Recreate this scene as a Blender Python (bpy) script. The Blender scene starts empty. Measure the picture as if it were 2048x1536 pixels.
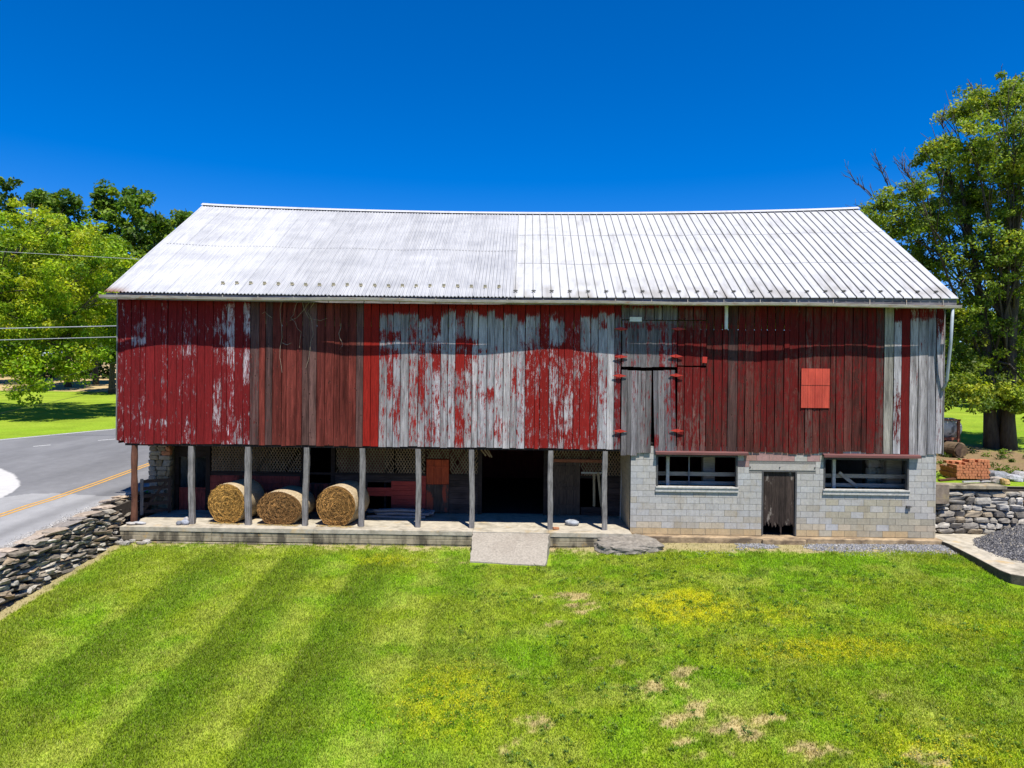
import bpy, math, random
import numpy as np
from mathutils import Vector, Matrix, Euler

rnd = random.Random(7)
NR = np.random.default_rng(11)
scene = bpy.context.scene
COL = scene.collection

# ------------------------------------------------------------------ camera
D, ZC = 23.1, 4.9
F = 1421.0
cam_d = bpy.data.cameras.new("camera")
cam = bpy.data.objects.new("camera", cam_d)
COL.objects.link(cam)
cam_d.sensor_width = 36.0
cam_d.lens = 36.0 * F / 2048.0
cam_d.clip_start = 0.1
cam_d.clip_end = 3000
cam.location = (0, -D, ZC)
cam.rotation_euler = (math.radians(90 - 0.24), math.radians(-0.6), math.radians(1.13))
scene.camera = cam
CM = cam.rotation_euler.to_matrix()

# ------------------------------------------------------------------ light
SUN_E, SUN_A = 66.0, 21.0
sv = Vector((math.sin(math.radians(SUN_A)) * math.cos(math.radians(SUN_E)),
             -math.cos(math.radians(SUN_A)) * math.cos(math.radians(SUN_E)),
             math.sin(math.radians(SUN_E))))
sun_d = bpy.data.lights.new("sun", "SUN")
sun_d.energy = 5.0
sun_d.angle = math.radians(0.5)
sun_d.color = (1.0, 0.95, 0.87)
sun = bpy.data.objects.new("sun", sun_d)
COL.objects.link(sun)
sun.rotation_euler = (-sv).to_track_quat('-Z', 'Y').to_euler()

world = bpy.data.worlds.new("World")
scene.world = world
world.use_nodes = True
wn, wl = world.node_tree.nodes, world.node_tree.links
wn.clear()
sky = wn.new("ShaderNodeTexSky")
sky.sky_type = 'NISHITA'
sky.sun_disc = False
sky.sun_elevation = math.radians(SUN_E)
sky.sun_rotation = math.radians(180 - SUN_A)
sky.altitude = 1500
sky.air_density = 1.0
sky.dust_density = 0.5
sky.ozone_density = 3.0
hs = wn.new("ShaderNodeHueSaturation")
hs.inputs['Saturation'].default_value = 1.5
hs.inputs['Value'].default_value = 1.0
tint = wn.new("ShaderNodeMix"); tint.data_type = 'RGBA'; tint.blend_type = 'MULTIPLY'
tint.inputs[0].default_value = 1.0; tint.inputs[7].default_value = (1.15, 1.05, 1.38, 1)
bg = wn.new("ShaderNodeBackground")
bg.inputs['Strength'].default_value = 0.078
wo = wn.new("ShaderNodeOutputWorld")
wl.new(sky.outputs[0], hs.inputs['Color'])
wl.new(hs.outputs[0], tint.inputs[6]); wl.new(tint.outputs[2], bg.inputs[0])
wl.new(bg.outputs[0], wo.inputs[0])

scene.view_settings.view_transform = 'Standard'
scene.view_settings.look = 'None'
scene.view_settings.exposure = 0.66
scene.view_settings.gamma = 1.0
scene.cycles.max_bounces = 6
scene.cycles.transparent_max_bounces = 8

# ------------------------------------------------------------------ measuring helpers
def ray(px, py):
    v = Vector(((px - 1024) / F, (768 - py) / F, -1.0))
    return CM @ v

def at(px, py, Y):
    r = ray(px, py)
    t = (Y + D) / r.y
    return Vector((r.x * t, Y, ZC + r.z * t))

def pw(x, knots):
    return np.interp(x, [k[0] for k in knots], [k[1] for k in knots])

HL = [(-60, -4.6), (-23, -1.55), (0, 0.62), (57, 4.0), (85, 5.6), (140, 9.0), (900, 30.0)]
HR = [(-60, 1.55), (1, 1.55), (60, 4.4), (85, 5.6), (140, 9.0), (900, 30.0)]
def h_left(y): return pw(y, HL)
def h_right(y): return pw(y, HR)

def lawn_z(x, y):
    z0 = pw(x, [(-20, -.38), (1.2, -.37), (4.5, -.20), (13, -.14), (60, -.14)])
    s = pw(x, [(-20, .112), (0, .108), (13, .058), (60, .058)])
    return z0 + s * np.minimum(y, 0.2)

def on(px, py, hf):
    r = ray(px, py)
    lo, hi = 2.0, 400.0
    for _ in range(60):
        m = (lo + hi) / 2
        x, y, z = r.x * m / r.y, -D + m, ZC + r.z * m / r.y
        if z > hf(x, y): lo = m
        else: hi = m
    return Vector((x, y, float(hf(x, y))))
def on_left(px, py): return on(px, py, lambda x, y: h_left(y))
def on_lawn(px, py): return on(px, py, lawn_z)
def on_right(px, py): return on(px, py, lambda x, y: h_right(y))

# ------------------------------------------------------------------ numpy noise
def _h(ix, iy, s):
    n = (ix * 374761393 + iy * 668265263 + s * 982451653) & 0x7fffffff
    n = (n ^ (n >> 13)) * 1274126177 & 0x7fffffff
    return ((n ^ (n >> 16)) & 0xffff) / 65535.0
def vnoise(x, y, s=0):
    x = np.asarray(x, float); y = np.asarray(y, float)
    ix = np.floor(x).astype(np.int64); iy = np.floor(y).astype(np.int64)
    fx = x - ix; fy = y - iy
    fx = fx * fx * (3 - 2 * fx); fy = fy * fy * (3 - 2 * fy)
    a = _h(ix, iy, s); b = _h(ix + 1, iy, s); c = _h(ix, iy + 1, s); d = _h(ix + 1, iy + 1, s)
    return (a * (1 - fx) + b * fx) * (1 - fy) + (c * (1 - fx) + d * fx) * fy
def fbm(x, y, s=0, o=4):
    t = 0; a = .5; n = 0
    for k in range(o):
        t = t + a * vnoise(x * 2 ** k, y * 2 ** k, s + k * 17); n += a; a *= .55
    return t / n
def sst(a, b, x):
    t = np.clip((x - a) / (b - a), 0, 1)
    return t * t * (3 - 2 * t)

# ------------------------------------------------------------------ mesh helpers
def link(o, parent=None):
    COL.objects.link(o)
    if parent is not None: o.parent = parent
    return o

def np_mesh(name, V, Fa, mat, parent=None, col=None, col2=None, smooth=False):
    V = np.asarray(V, np.float32); Fa = np.asarray(Fa, np.int32)
    me = bpy.data.meshes.new(name)
    k = Fa.shape[1]
    me.vertices.add(len(V)); me.vertices.foreach_set("co", V.ravel())
    me.loops.add(Fa.size); me.loops.foreach_set("vertex_index", Fa.ravel())
    me.polygons.add(len(Fa))
    me.polygons.foreach_set("loop_start", np.arange(0, Fa.size, k, dtype=np.int32))
    me.polygons.foreach_set("use_smooth", np.full(len(Fa), smooth))
    me.update(calc_edges=True)
    for nm, c in (("Col", col), ("Col2", col2)):
        if c is not None:
            c = np.asarray(c, np.float32)
            if c.shape[1] == 3: c = np.concatenate([c, np.ones((len(c), 1), np.float32)], 1)
            a = me.attributes.new(nm, 'FLOAT_COLOR', 'POINT')
            a.data.foreach_set("color", c.ravel())
    if mat: me.materials.append(mat)
    return link(bpy.data.objects.new(name, me), parent)

class MB:
    def __init__(s): s.v = []; s.f = []; s.c = []; s.c2 = []
    def add(s, vs, fs, col=(.5, .5, .5), col2=None):
        o = len(s.v)
        s.v.extend([tuple(v) for v in vs])
        s.f.extend([tuple(i + o for i in f) for f in fs])
        if isinstance(col, list): s.c.extend(col)
        else: s.c.extend([tuple(col)] * len(vs))
        if col2 is not None:
            s.c2.extend(col2 if isinstance(col2, list) else [tuple(col2)] * len(vs))
    def box(s, c, size, rot=None, col=(.5, .5, .5)):
        hx, hy, hz = size[0] / 2, size[1] / 2, size[2] / 2
        vs = [Vector((a * hx, b * hy, d * hz)) for d in (-1, 1) for b in (-1, 1) for a in (-1, 1)]
        if rot is not None:
            R = rot if isinstance(rot, Matrix) else Euler(rot).to_matrix()
            vs = [R @ v for v in vs]
        c = Vector(c)
        s.add([v + c for v in vs], [(0, 2, 3, 1), (4, 5, 7, 6), (0, 1, 5, 4), (2, 6, 7, 3), (0, 4, 6, 2), (1, 3, 7, 5)], col)
    def bb(s, x0, x1, y0, y1, z0, z1, col=(.5, .5, .5)):
        s.box(((x0 + x1) / 2, (y0 + y1) / 2, (z0 + z1) / 2), (abs(x1 - x0), abs(y1 - y0), abs(z1 - z0)), None, col)
    def bar(s, a, b, w, t, col=(.5, .5, .5), up=(0, 1, 0)):
        a, b = Vector(a), Vector(b)
        d = b - a
        z = d.normalized(); u = Vector(up)
        x = u.cross(z).normalized(); y = z.cross(x)
        R = Matrix((x, y, z)).transposed()
        s.box((a + b) / 2, (w, t, d.length), R, col)
    def tube(s, pts, rad, n=8, col=(.5, .5, .5), cap=True):
        pts = [Vector(p) for p in pts]
        if not hasattr(rad, '__len__'): rad = [rad] * len(pts)
        vs = []; fs = []
        for i, p in enumerate(pts):
            t = (pts[min(i + 1, len(pts) - 1)] - pts[max(i - 1, 0)]).normalized()
            a = Vector((0, 0, 1)) if abs(t.z) < .9 else Vector((1, 0, 0))
            x = t.cross(a).normalized(); y = t.cross(x)
            for k in range(n):
                an = 2 * math.pi * k / n
                vs.append(p + (x * math.cos(an) + y * math.sin(an)) * rad[i])
        for i in range(len(pts) - 1):
            for k in range(n):
                k2 = (k + 1) % n
                fs.append((i * n + k, i * n + k2, (i + 1) * n + k2, (i + 1) * n + k))
        if cap:
            fs.append(tuple(range(n - 1, -1, -1))); fs.append(tuple((len(pts) - 1) * n + k for k in range(n)))
        s.add(vs, fs, col)
    def stone(s, c, size, rot=(0, 0, 0), col=(.3, .3, .3), p=.55, jit=.1, nu=9, nv=6):
        R = Euler(rot).to_matrix(); vs = []; fs = []; c = Vector(c)
        sg = lambda a: math.copysign(abs(a) ** p, a)
        sh = Vector((rnd.uniform(-.25, .25), rnd.uniform(-.25, .25), 0))
        for j in range(1, nv):
            th = math.pi * j / nv - math.pi / 2
            for i in range(nu):
                ph = 2 * math.pi * i / nu
                v = Vector((sg(math.cos(th)) * sg(math.cos(ph)), sg(math.cos(th)) * sg(math.sin(ph)), sg(math.sin(th))))
                v += sh * v.z
                v *= 1 + rnd.uniform(-jit, jit)
                vs.append(R @ Vector((v.x * size[0] / 2, v.y * size[1] / 2, v.z * size[2] / 2)) + c)
        b = len(vs)
        vs.append(R @ Vector((0, 0, -size[2] / 2)) + c); vs.append(R @ Vector((0, 0, size[2] / 2)) + c)
        for j in range(nv - 2):
            for i in range(nu):
                i2 = (i + 1) % nu
                fs.append((j * nu + i, j * nu + i2, (j + 1) * nu + i2, (j + 1) * nu + i))
        for i in range(nu):
            i2 = (i + 1) % nu
            fs.append((b, i2, i)); fs.append((b + 1, (nv - 2) * nu + i, (nv - 2) * nu + i2))
        s.add(vs, fs, col)
    def build(s, name, mat, parent=None, smooth=False, bevel=0, origin=None):
        me = bpy.data.meshes.new(name)
        vs = s.v
        if origin is not None: vs = [(v[0] - origin[0], v[1] - origin[1], v[2] - origin[2]) for v in vs]
        me.from_pydata(vs, [], s.f)
        for nm, c in (("Col", s.c), ("Col2", s.c2)):
            if c:
                arr = np.ones((len(s.v), 4), np.float32)
                for w in (3, 4):
                    pass
                cc = np.array([tuple(q) + (1,) * (4 - len(q)) for q in c], np.float32)
                a = me.attributes.new(nm, 'FLOAT_COLOR', 'POINT')
                a.data.foreach_set("color", cc.ravel())
        if smooth: me.polygons.foreach_set("use_smooth", [True] * len(me.polygons))
        me.materials.append(mat)
        me.update()
        o = bpy.data.objects.new(name, me)
        if bevel:
            b = o.modifiers.new("bevel", 'BEVEL'); b.width = bevel; b.segments = 2; b.limit_method = 'ANGLE'
        link(o, parent)
        if origin is not None and parent is None: o.location = origin
        return o

def tag(o, label=None, cat=None, group=None, kind=None):
    if label: o['label'] = label
    if cat: o['category'] = cat
    if group: o['group'] = group
    if kind: o['kind'] = kind
    return o
def thing(name, loc, label, cat, group=None, rotz=0):
    o = bpy.data.objects.new(name, None)
    o.empty_display_size = .2
    o.location = loc; o.rotation_euler = (0, 0, rotz)
    link(o)
    return tag(o, label, cat, group)

# ------------------------------------------------------------------ materials
def new_mat(name):
    m = bpy.data.materials.new(name); m.use_nodes = True
    nt = m.node_tree; nt.nodes.clear()
    out = nt.nodes.new("ShaderNodeOutputMaterial")
    b = nt.nodes.new("ShaderNodeBsdfPrincipled")
    nt.links.new(b.outputs[0], out.inputs[0])
    return m, nt, b, out
def nd(nt, typ, **kw):
    n = nt.nodes.new(typ)
    for k, v in kw.items(): setattr(n, k, v)
    return n
def setv(nt, sock, val):
    if hasattr(val, 'is_linked') or isinstance(val, bpy.types.NodeSocket): nt.links.new(val, sock)
    elif isinstance(val, (tuple, list)) and len(val) == 3 and sock.type == 'RGBA': sock.default_value = (*val, 1)
    else: sock.default_value = val
def math_n(nt, op, a, b=0.0, c=None, clamp=False):
    n = nd(nt, "ShaderNodeMath", operation=op, use_clamp=clamp)
    setv(nt, n.inputs[0], a); setv(nt, n.inputs[1], b)
    if c is not None: setv(nt, n.inputs[2], c)
    return n.outputs[0]
def mix_n(nt, fac, a, b, typ='MIX'):
    n = nd(nt, "ShaderNodeMix", data_type='RGBA', blend_type=typ)
    setv(nt, n.inputs[0], fac); setv(nt, n.inputs[6], a); setv(nt, n.inputs[7], b)
    return n.outputs[2]
def rng_n(nt, v, a, b, c, d):
    n = nd(nt, "ShaderNodeMapRange"); n.clamp = True
    setv(nt, n.inputs[0], v)
    for i, q in enumerate((a, b, c, d)): n.inputs[i + 1].default_value = q
    return n.outputs[0]
def coord(nt, scale=(1, 1, 1), kind='Object'):
    t = nd(nt, "ShaderNodeTexCoord"); m = nd(nt, "ShaderNodeMapping")
    m.inputs['Scale'].default_value = scale
    nt.links.new(t.outputs[kind], m.inputs[0])
    return m.outputs[0]
def noise_n(nt, vec, scale=5, detail=5, rough=.6, dist=0):
    n = nd(nt, "ShaderNodeTexNoise")
    n.inputs['Scale'].default_value = scale; n.inputs['Detail'].default_value = detail
    n.inputs['Roughness'].default_value = rough; n.inputs['Distortion'].default_value = dist
    nt.links.new(vec, n.inputs['Vector'])
    return n.outputs[0]
def bump_n(nt, b, h, strength=.3, dist=.01):
    n = nd(nt, "ShaderNodeBump")
    n.inputs['Strength'].default_value = strength; n.inputs['Distance'].default_value = dist
    nt.links.new(h, n.inputs['Height']); nt.links.new(n.outputs[0], b.inputs['Normal'])

def surf(name, col=None, rough=.9, nscale=6, namt=.35, stretch=(1, 1, 1), bump=.4, bdist=.01, bscale=None,
         spec=.25, spot=None, spot2=None, metal=0, detail=6):
    """vertex colour (or a plain colour) broken up by noise, with optional stain layers"""
    m, nt, b, out = new_mat(name)
    vec = coord(nt, stretch)
    n1 = noise_n(nt, vec, nscale, detail, .65)
    if col is None:
        a = nd(nt, "ShaderNodeAttribute", attribute_name="Col"); base = a.outputs['Color']
    else: base = (*col, 1)
    k = rng_n(nt, n1, .28, .72, 1 - namt, 1 + namt)
    comb = nd(nt, "ShaderNodeCombineColor")
    for i in range(3): nt.links.new(k, comb.inputs[i])
    c = mix_n(nt, 1.0, base, comb.outputs[0], 'MULTIPLY')
    for sp in (spot, spot2):
        if sp:
            scol, ssc, lo, hi, sstr, amt = sp
            v2 = coord(nt, sstr)
            s1 = noise_n(nt, v2, ssc, 6, .62)
            c = mix_n(nt, rng_n(nt, s1, lo, hi, 0, amt), c, (*scol, 1))
    nt.links.new(c, b.inputs['Base Color'])
    b.inputs['Roughness'].default_value = rough
    b.inputs['Specular IOR Level'].default_value = spec
    b.inputs['Metallic'].default_value = metal
    if bump:
        hb = noise_n(nt, vec, bscale or nscale * 4, 5, .7)
        bump_n(nt, b, hb, bump, bdist)
    return m

def wood(name, c0, c1, axis='z', gs=70, long=2.0, bump=.5, vcol=False, spot=None):
    m, nt, b, out = new_mat(name)
    st = {'z': (1, 1, long / gs), 'x': (long / gs, 1, 1), 'y': (1, long / gs, 1)}[axis]
    vec = coord(nt, st)
    g = noise_n(nt, vec, gs, 4, .7, .3)
    p = noise_n(nt, coord(nt, (1, 1, .4) if axis == 'z' else (.4, 1, 1)), 5, 5, .6)
    f = math_n(nt, 'ADD', math_n(nt, 'MULTIPLY', g, .65), math_n(nt, 'MULTIPLY', p, .35))
    c = mix_n(nt, rng_n(nt, f, .36, .64, 0, 1), (*c0, 1), (*c1, 1))
    if vcol:
        a = nd(nt, "ShaderNodeAttribute", attribute_name="Col")
        c = mix_n(nt, 1.0, c, a.outputs['Color'], 'MULTIPLY')
    if spot:
        scol, ssc, lo, hi, amt = spot
        s1 = noise_n(nt, coord(nt, (1, 1, .35)), ssc, 6, .65)
        c = mix_n(nt, rng_n(nt, s1, lo, hi, 0, amt), c, (*scol, 1))
    nt.links.new(c, b.inputs['Base Color'])
    b.inputs['Roughness'].default_value = .85
    b.inputs['Specular IOR Level'].default_value = .2
    bump_n(nt, b, g, bump, .006)
    return m

def siding_mat():
    """Col = bare wood colour (alpha: how much paint is left), Col2 = paint colour (alpha: knots)"""
    m, nt, b, out = new_mat("barn_board")
    a1 = nd(nt, "ShaderNodeAttribute", attribute_name="Col")
    a2 = nd(nt, "ShaderNodeAttribute", attribute_name="Col2")
    grain = noise_n(nt, coord(nt, (1, 1, .025)), 95, 5, .72, .4)
    streak = noise_n(nt, coord(nt, (1, 1, .075)), 26, 6, .72, .5)
    flake = noise_n(nt, coord(nt, (1, 1, .30)), 10, 9, .75, .4)
    fine = noise_n(nt, coord(nt, (1, 1, .6)), 60, 5, .7)
    s = math_n(nt, 'ADD', math_n(nt, 'MULTIPLY', math_n(nt, 'SUBTRACT', flake, .5), 2.7),
               math_n(nt, 'MULTIPLY', math_n(nt, 'SUBTRACT', streak, .5), 2.2))
    s = math_n(nt, 'ADD', s, math_n(nt, 'MULTIPLY', math_n(nt, 'SUBTRACT', fine, .5), .9))
    s = math_n(nt, 'ADD', s, a1.outputs['Alpha'])
    mask = rng_n(nt, s, .36, .66, 0, 1)
    gk = rng_n(nt, grain, .3, .7, .36, 1.55)
    cg = nd(nt, "ShaderNodeCombineColor")
    for i in range(3): nt.links.new(gk, cg.inputs[i])
    wd = mix_n(nt, 1, a1.outputs['Color'], cg.outputs[0], 'MULTIPLY')
    broad = noise_n(nt, coord(nt, (1, 1, .07)), 7.5, 4, .6, .5)
    bk = rng_n(nt, broad, .32, .68, .50, 1.45)
    cb = nd(nt, "ShaderNodeCombineColor")
    for i in range(3): nt.links.new(bk, cb.inputs[i])
    wd = mix_n(nt, 1, wd, cb.outputs[0], 'MULTIPLY')
    crack = noise_n(nt, coord(nt, (1, 1, .012)), 150, 3, .6, .2)
    wd = mix_n(nt, rng_n(nt, crack, .60, .67, 0, .8), wd, (.02, .017, .017, 1))
    pk = rng_n(nt, math_n(nt, 'ADD', math_n(nt, 'MULTIPLY', grain, .5), math_n(nt, 'MULTIPLY', streak, .5)), .35, .65, .42, 1.30)
    cp = nd(nt, "ShaderNodeCombineColor")
    for i in range(3): nt.links.new(pk, cp.inputs[i])
    pt = mix_n(nt, 1, a2.outputs['Color'], cp.outputs[0], 'MULTIPLY')
    c = mix_n(nt, mask, wd, mix_n(nt, rng_n(nt, crack, .58, .66, 0, .7), pt, (.03, .010, .009, 1)))
    # knots: dark eyes with a paler ring
    vo = nd(nt, "ShaderNodeTexVoronoi"); vo.inputs['Scale'].default_value = 3.6
    nt.links.new(coord(nt, (1.5, .01, 1)), vo.inputs['Vector'])
    kn = math_n(nt, 'MULTIPLY', rng_n(nt, vo.outputs['Distance'], .07, .15, 1, 0), a2.outputs['Alpha'])
    c = mix_n(nt, math_n(nt, 'MULTIPLY', kn, .75), c, (.025, .012, .010, 1))
    rg = math_n(nt, 'MULTIPLY', math_n(nt, 'MULTIPLY', rng_n(nt, vo.outputs['Distance'], .12, .17, 0, 1), rng_n(nt, vo.outputs['Distance'], .17, .22, 1, 0)), a2.outputs['Alpha'])
    c = mix_n(nt, math_n(nt, 'MULTIPLY', rg, rng_n(nt, fine, .52, .62, 0, .55)), c, (.34, .13, .095, 1))
    nt.links.new(c, b.inputs['Base Color'])
    b.inputs['Roughness'].default_value = .82
    b.inputs['Specular IOR Level'].default_value = .07
    h = math_n(nt, 'ADD', math_n(nt, 'MULTIPLY', grain, .8), math_n(nt, 'MULTIPLY', mask, .35))
    bump_n(nt, b, h, .7, .008)
    return m

def leaf_mat(name):
    m, nt, b, out = new_mat(name)
    a = nd(nt, "ShaderNodeAttribute", attribute_name="Col")
    nt.links.new(a.outputs['Color'], b.inputs['Base Color'])
    b.inputs['Roughness'].default_value = .55
    b.inputs['Specular IOR Level'].default_value = .25
    tr = nd(nt, "ShaderNodeBsdfTranslucent")
    nt.links.new(mix_n(nt, 1, a.outputs['Color'], (1.5, 1.5, .5, 1), 'MULTIPLY'), tr.inputs[0])
    mx = nd(nt, "ShaderNodeMixShader"); mx.inputs[0].default_value = .35
    nt.links.new(b.outputs[0], mx.inputs[1]); nt.links.new(tr.outputs[0], mx.inputs[2])
    nt.links.new(mx.outputs[0], out.inputs[0])
    return m

def roof_mat(name, base, dirt, dlo, dhi):
    m, nt, b, out = new_mat(name)
    st = noise_n(nt, coord(nt, (1, .12, .12)), 9, 6, .7, .2)
    big = noise_n(nt, coord(nt, (.35, .8, .8)), 1.6, 5, .6)
    f = math_n(nt, 'ADD', math_n(nt, 'MULTIPLY', st, .55), math_n(nt, 'MULTIPLY', big, .45))
    c = mix_n(nt, rng_n(nt, f, dlo, dhi, 0, .85), (*base, 1), (*dirt, 1))
    rs = noise_n(nt, coord(nt, (1, .25, .25)), 5, 7, .75, .5)
    c = mix_n(nt, rng_n(nt, rs, .66, .76, 0, .7), c, (.30, .22, .15, 1))
    a = nd(nt, "ShaderNodeAttribute", attribute_name="Col")
    c = mix_n(nt, 1, c, a.outputs['Color'], 'MULTIPLY')
    nt.links.new(c, b.inputs['Base Color'])
    b.inputs['Roughness'].default_value = .6
    b.inputs['Specular IOR Level'].default_value = .15
    bump_n(nt, b, big, .15, .03)
    return m

M_board = siding_mat()
M_roof_l = roof_mat("corrugated_metal", (.41, .412, .415), (.27, .275, .29), .43, .64)
M_roof_r = roof_mat("seamed_metal", (.425, .43, .435), (.28, .28, .27), .48, .70)
M_fascia = wood("fascia_wood", (.05, .045, .047), (.27, .255, .26), 'x', 60, 2)
M_gutter = surf("gutter_metal", (.36, .33, .28), .5, 3, .3, (1, 4, 4), .1, spot=((.30, .13, .05), 6, .55, .7, (.6, 3, 3), .8))
M_spout = surf("downspout_metal", (.30, .34, .37), .45, 4, .15, bump=.05)
M_post = wood("grey_post_wood", (.055, .05, .047), (.29, .275, .26), 'z', 60, 2)
M_postb = wood("brown_post_wood", (.045, .018, .012), (.17, .075, .045), 'z', 50, 2)
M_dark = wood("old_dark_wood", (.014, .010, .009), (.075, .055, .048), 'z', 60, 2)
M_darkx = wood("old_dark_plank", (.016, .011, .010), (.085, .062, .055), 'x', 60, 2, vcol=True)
M_lath = wood("lattice_lath", (.11, .075, .045), (.36, .26, .17), 'z', 40, 4)
M_redwood = wood("red_stable_paint", (.11, .025, .02), (.32, .065, .055), 'z', 50, 3, spot=((.02, .014, .012), 3, .52, .62, .9))
M_orange = wood("orange_door_paint", (.22, .035, .015), (.46, .085, .032), 'z', 40, 3, bump=.3, spot=((.06, .025, .018), 4, .56, .68, .7))
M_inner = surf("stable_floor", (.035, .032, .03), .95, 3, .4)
M_block = surf("block_face", None, .9, 14, .16, bump=.35, bdist=.006, bscale=90, spot=((.30, .24, .15), 1.7, .54, .72, (1, 1, .8), .55), spot2=((.15, .14, .12), 5, .57, .74, (1.3, 1, .14), .5))
M_mortar = surf("mortar", (.17, .165, .15), .95, 20, .2)
M_conc = surf("old_concrete", (.38, .34, .265), .9, 5, .25, bump=.4, bdist=.01, bscale=50, spot=((.16, .14, .10), 2.2, .50, .68, (.8, 1, 1), .75), spot2=((.50, .34, .14), 1.6, .58, .72, (1, 1, 1), .6))
M_concd = surf("stained_concrete", (.28, .24, .165), .9, 6, .3, bump=.5, bdist=.012, bscale=45, spot=((.065, .056, .04), 2.6, .46, .60, (1, 1, .22), .9), spot2=((.42, .27, .09), 2.4, .63, .72, (1, 1, 1), .7))
M_ramp = surf("ramp_concrete", (.28, .25, .205), .9, 16, .3, bump=.5, bdist=.012, bscale=40, spot=((.17, .14, .11), 1.3, .47, .72, (1, .6, 1), .6))
M_stone = surf("wall_stone", None, .9, 9, .45, bump=.8, bdist=.02, bscale=30, spot=((.30, .24, .15), 5, .6, .72, (1, 1, 1), .6))
M_stone2 = surf("limestone", None, .9, 7, .35, bump=.7, bdist=.02, bscale=28, spot=((.32, .26, .13), 3, .58, .72, (1, 1, 1), .6))
M_rock = surf("boulder_rock", None, .9, 7, .4, bump=.9, bdist=.03, bscale=18)
M_soil = surf("soil_core", (.055, .045, .035), 1, 9, .4)
M_lawn = surf("lawn_ground", None, 1, 40, .35, bump=.5, bdist=.02, bscale=90, spec=.05)
M_grass = leaf_mat("grass_blade")
M_field = surf("meadow_grass", None, 1, 9, .3, bump=.5, bdist=.05, bscale=40, spec=.05)
M_road = surf("asphalt", None, .85, 60, .14, bump=.3, bdist=.004, bscale=200, spec=.2)
M_yellow = surf("yellow_line", (.50, .27, .05), .7, 12, .25, bump=.1)
M_white = surf("white_line", (.62, .62, .60), .7, 12, .2, bump=.1)
M_bark = surf("bark", (.085, .07, .055), .95, 7, .4, (1, 1, .25), .9, .04, 18)
M_leaf = leaf_mat("leaf")
M_hay = surf("hay", None, .95, 30, .4, bump=.8, bdist=.02, bscale=60)
M_net = surf("net_wrap", (.37, .29, .18), .8, 30, .35, (1, .15, 1), .5, .01, 60)
M_brick = surf("orange_brick", None, .9, 12, .25, bump=.4, bdist=.005)
M_gravel = surf("gravel_stone", None, .9, 20, .3, bump=.3)
M_redmetal = surf("red_sheet_metal", (.46, .065, .038), .5, 4, .28, (1, 1, .3), bump=.08, spot=((.30, .03, .02), 2.2, .5, .7, (1, 1, .3), .7))
M_hinge = surf("red_iron", (.40, .035, .022), .5, 10, .2, bump=.1)
M_whitep = surf("white_plastic", (.66, .68, .66), .5, 6, .15, bump=.05)
M_flap = surf("flap_wood", (.13, .055, .05), .8, 12, .3, (.1, 1, 1), .4)
M_frame = surf("weathered_frame", (.40, .39, .36), .85, 12, .3, bump=.3)
M_frd = surf("dark_frame", (.07, .07, .07), .8, 12, .3, bump=.3)
M_wire = surf("wire", (.35, .36, .37), .5, 10, .1, bump=0)
M_wired = surf("wire_dark", (.03, .03, .03), .6, 10, .1, bump=0)
M_pipe = surf("grey_pipe", (.14, .15, .17), .5, 6, .25, bump=.05)
M_tank = surf("tank_plastic", (.55, .54, .48), .5, 4, .25, spot=((.10, .09, .08), 3, .52, .6, (1, 1, .5), .8))
M_rust = surf("rusty_steel", (.24, .09, .05), .8, 8, .35)
M_tyre = surf("tyre_rubber", (.03, .03, .032), .85, 10, .3)
M_vine = surf("dry_vine", (.30, .25, .18), .9, 10, .3, bump=0)

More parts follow.
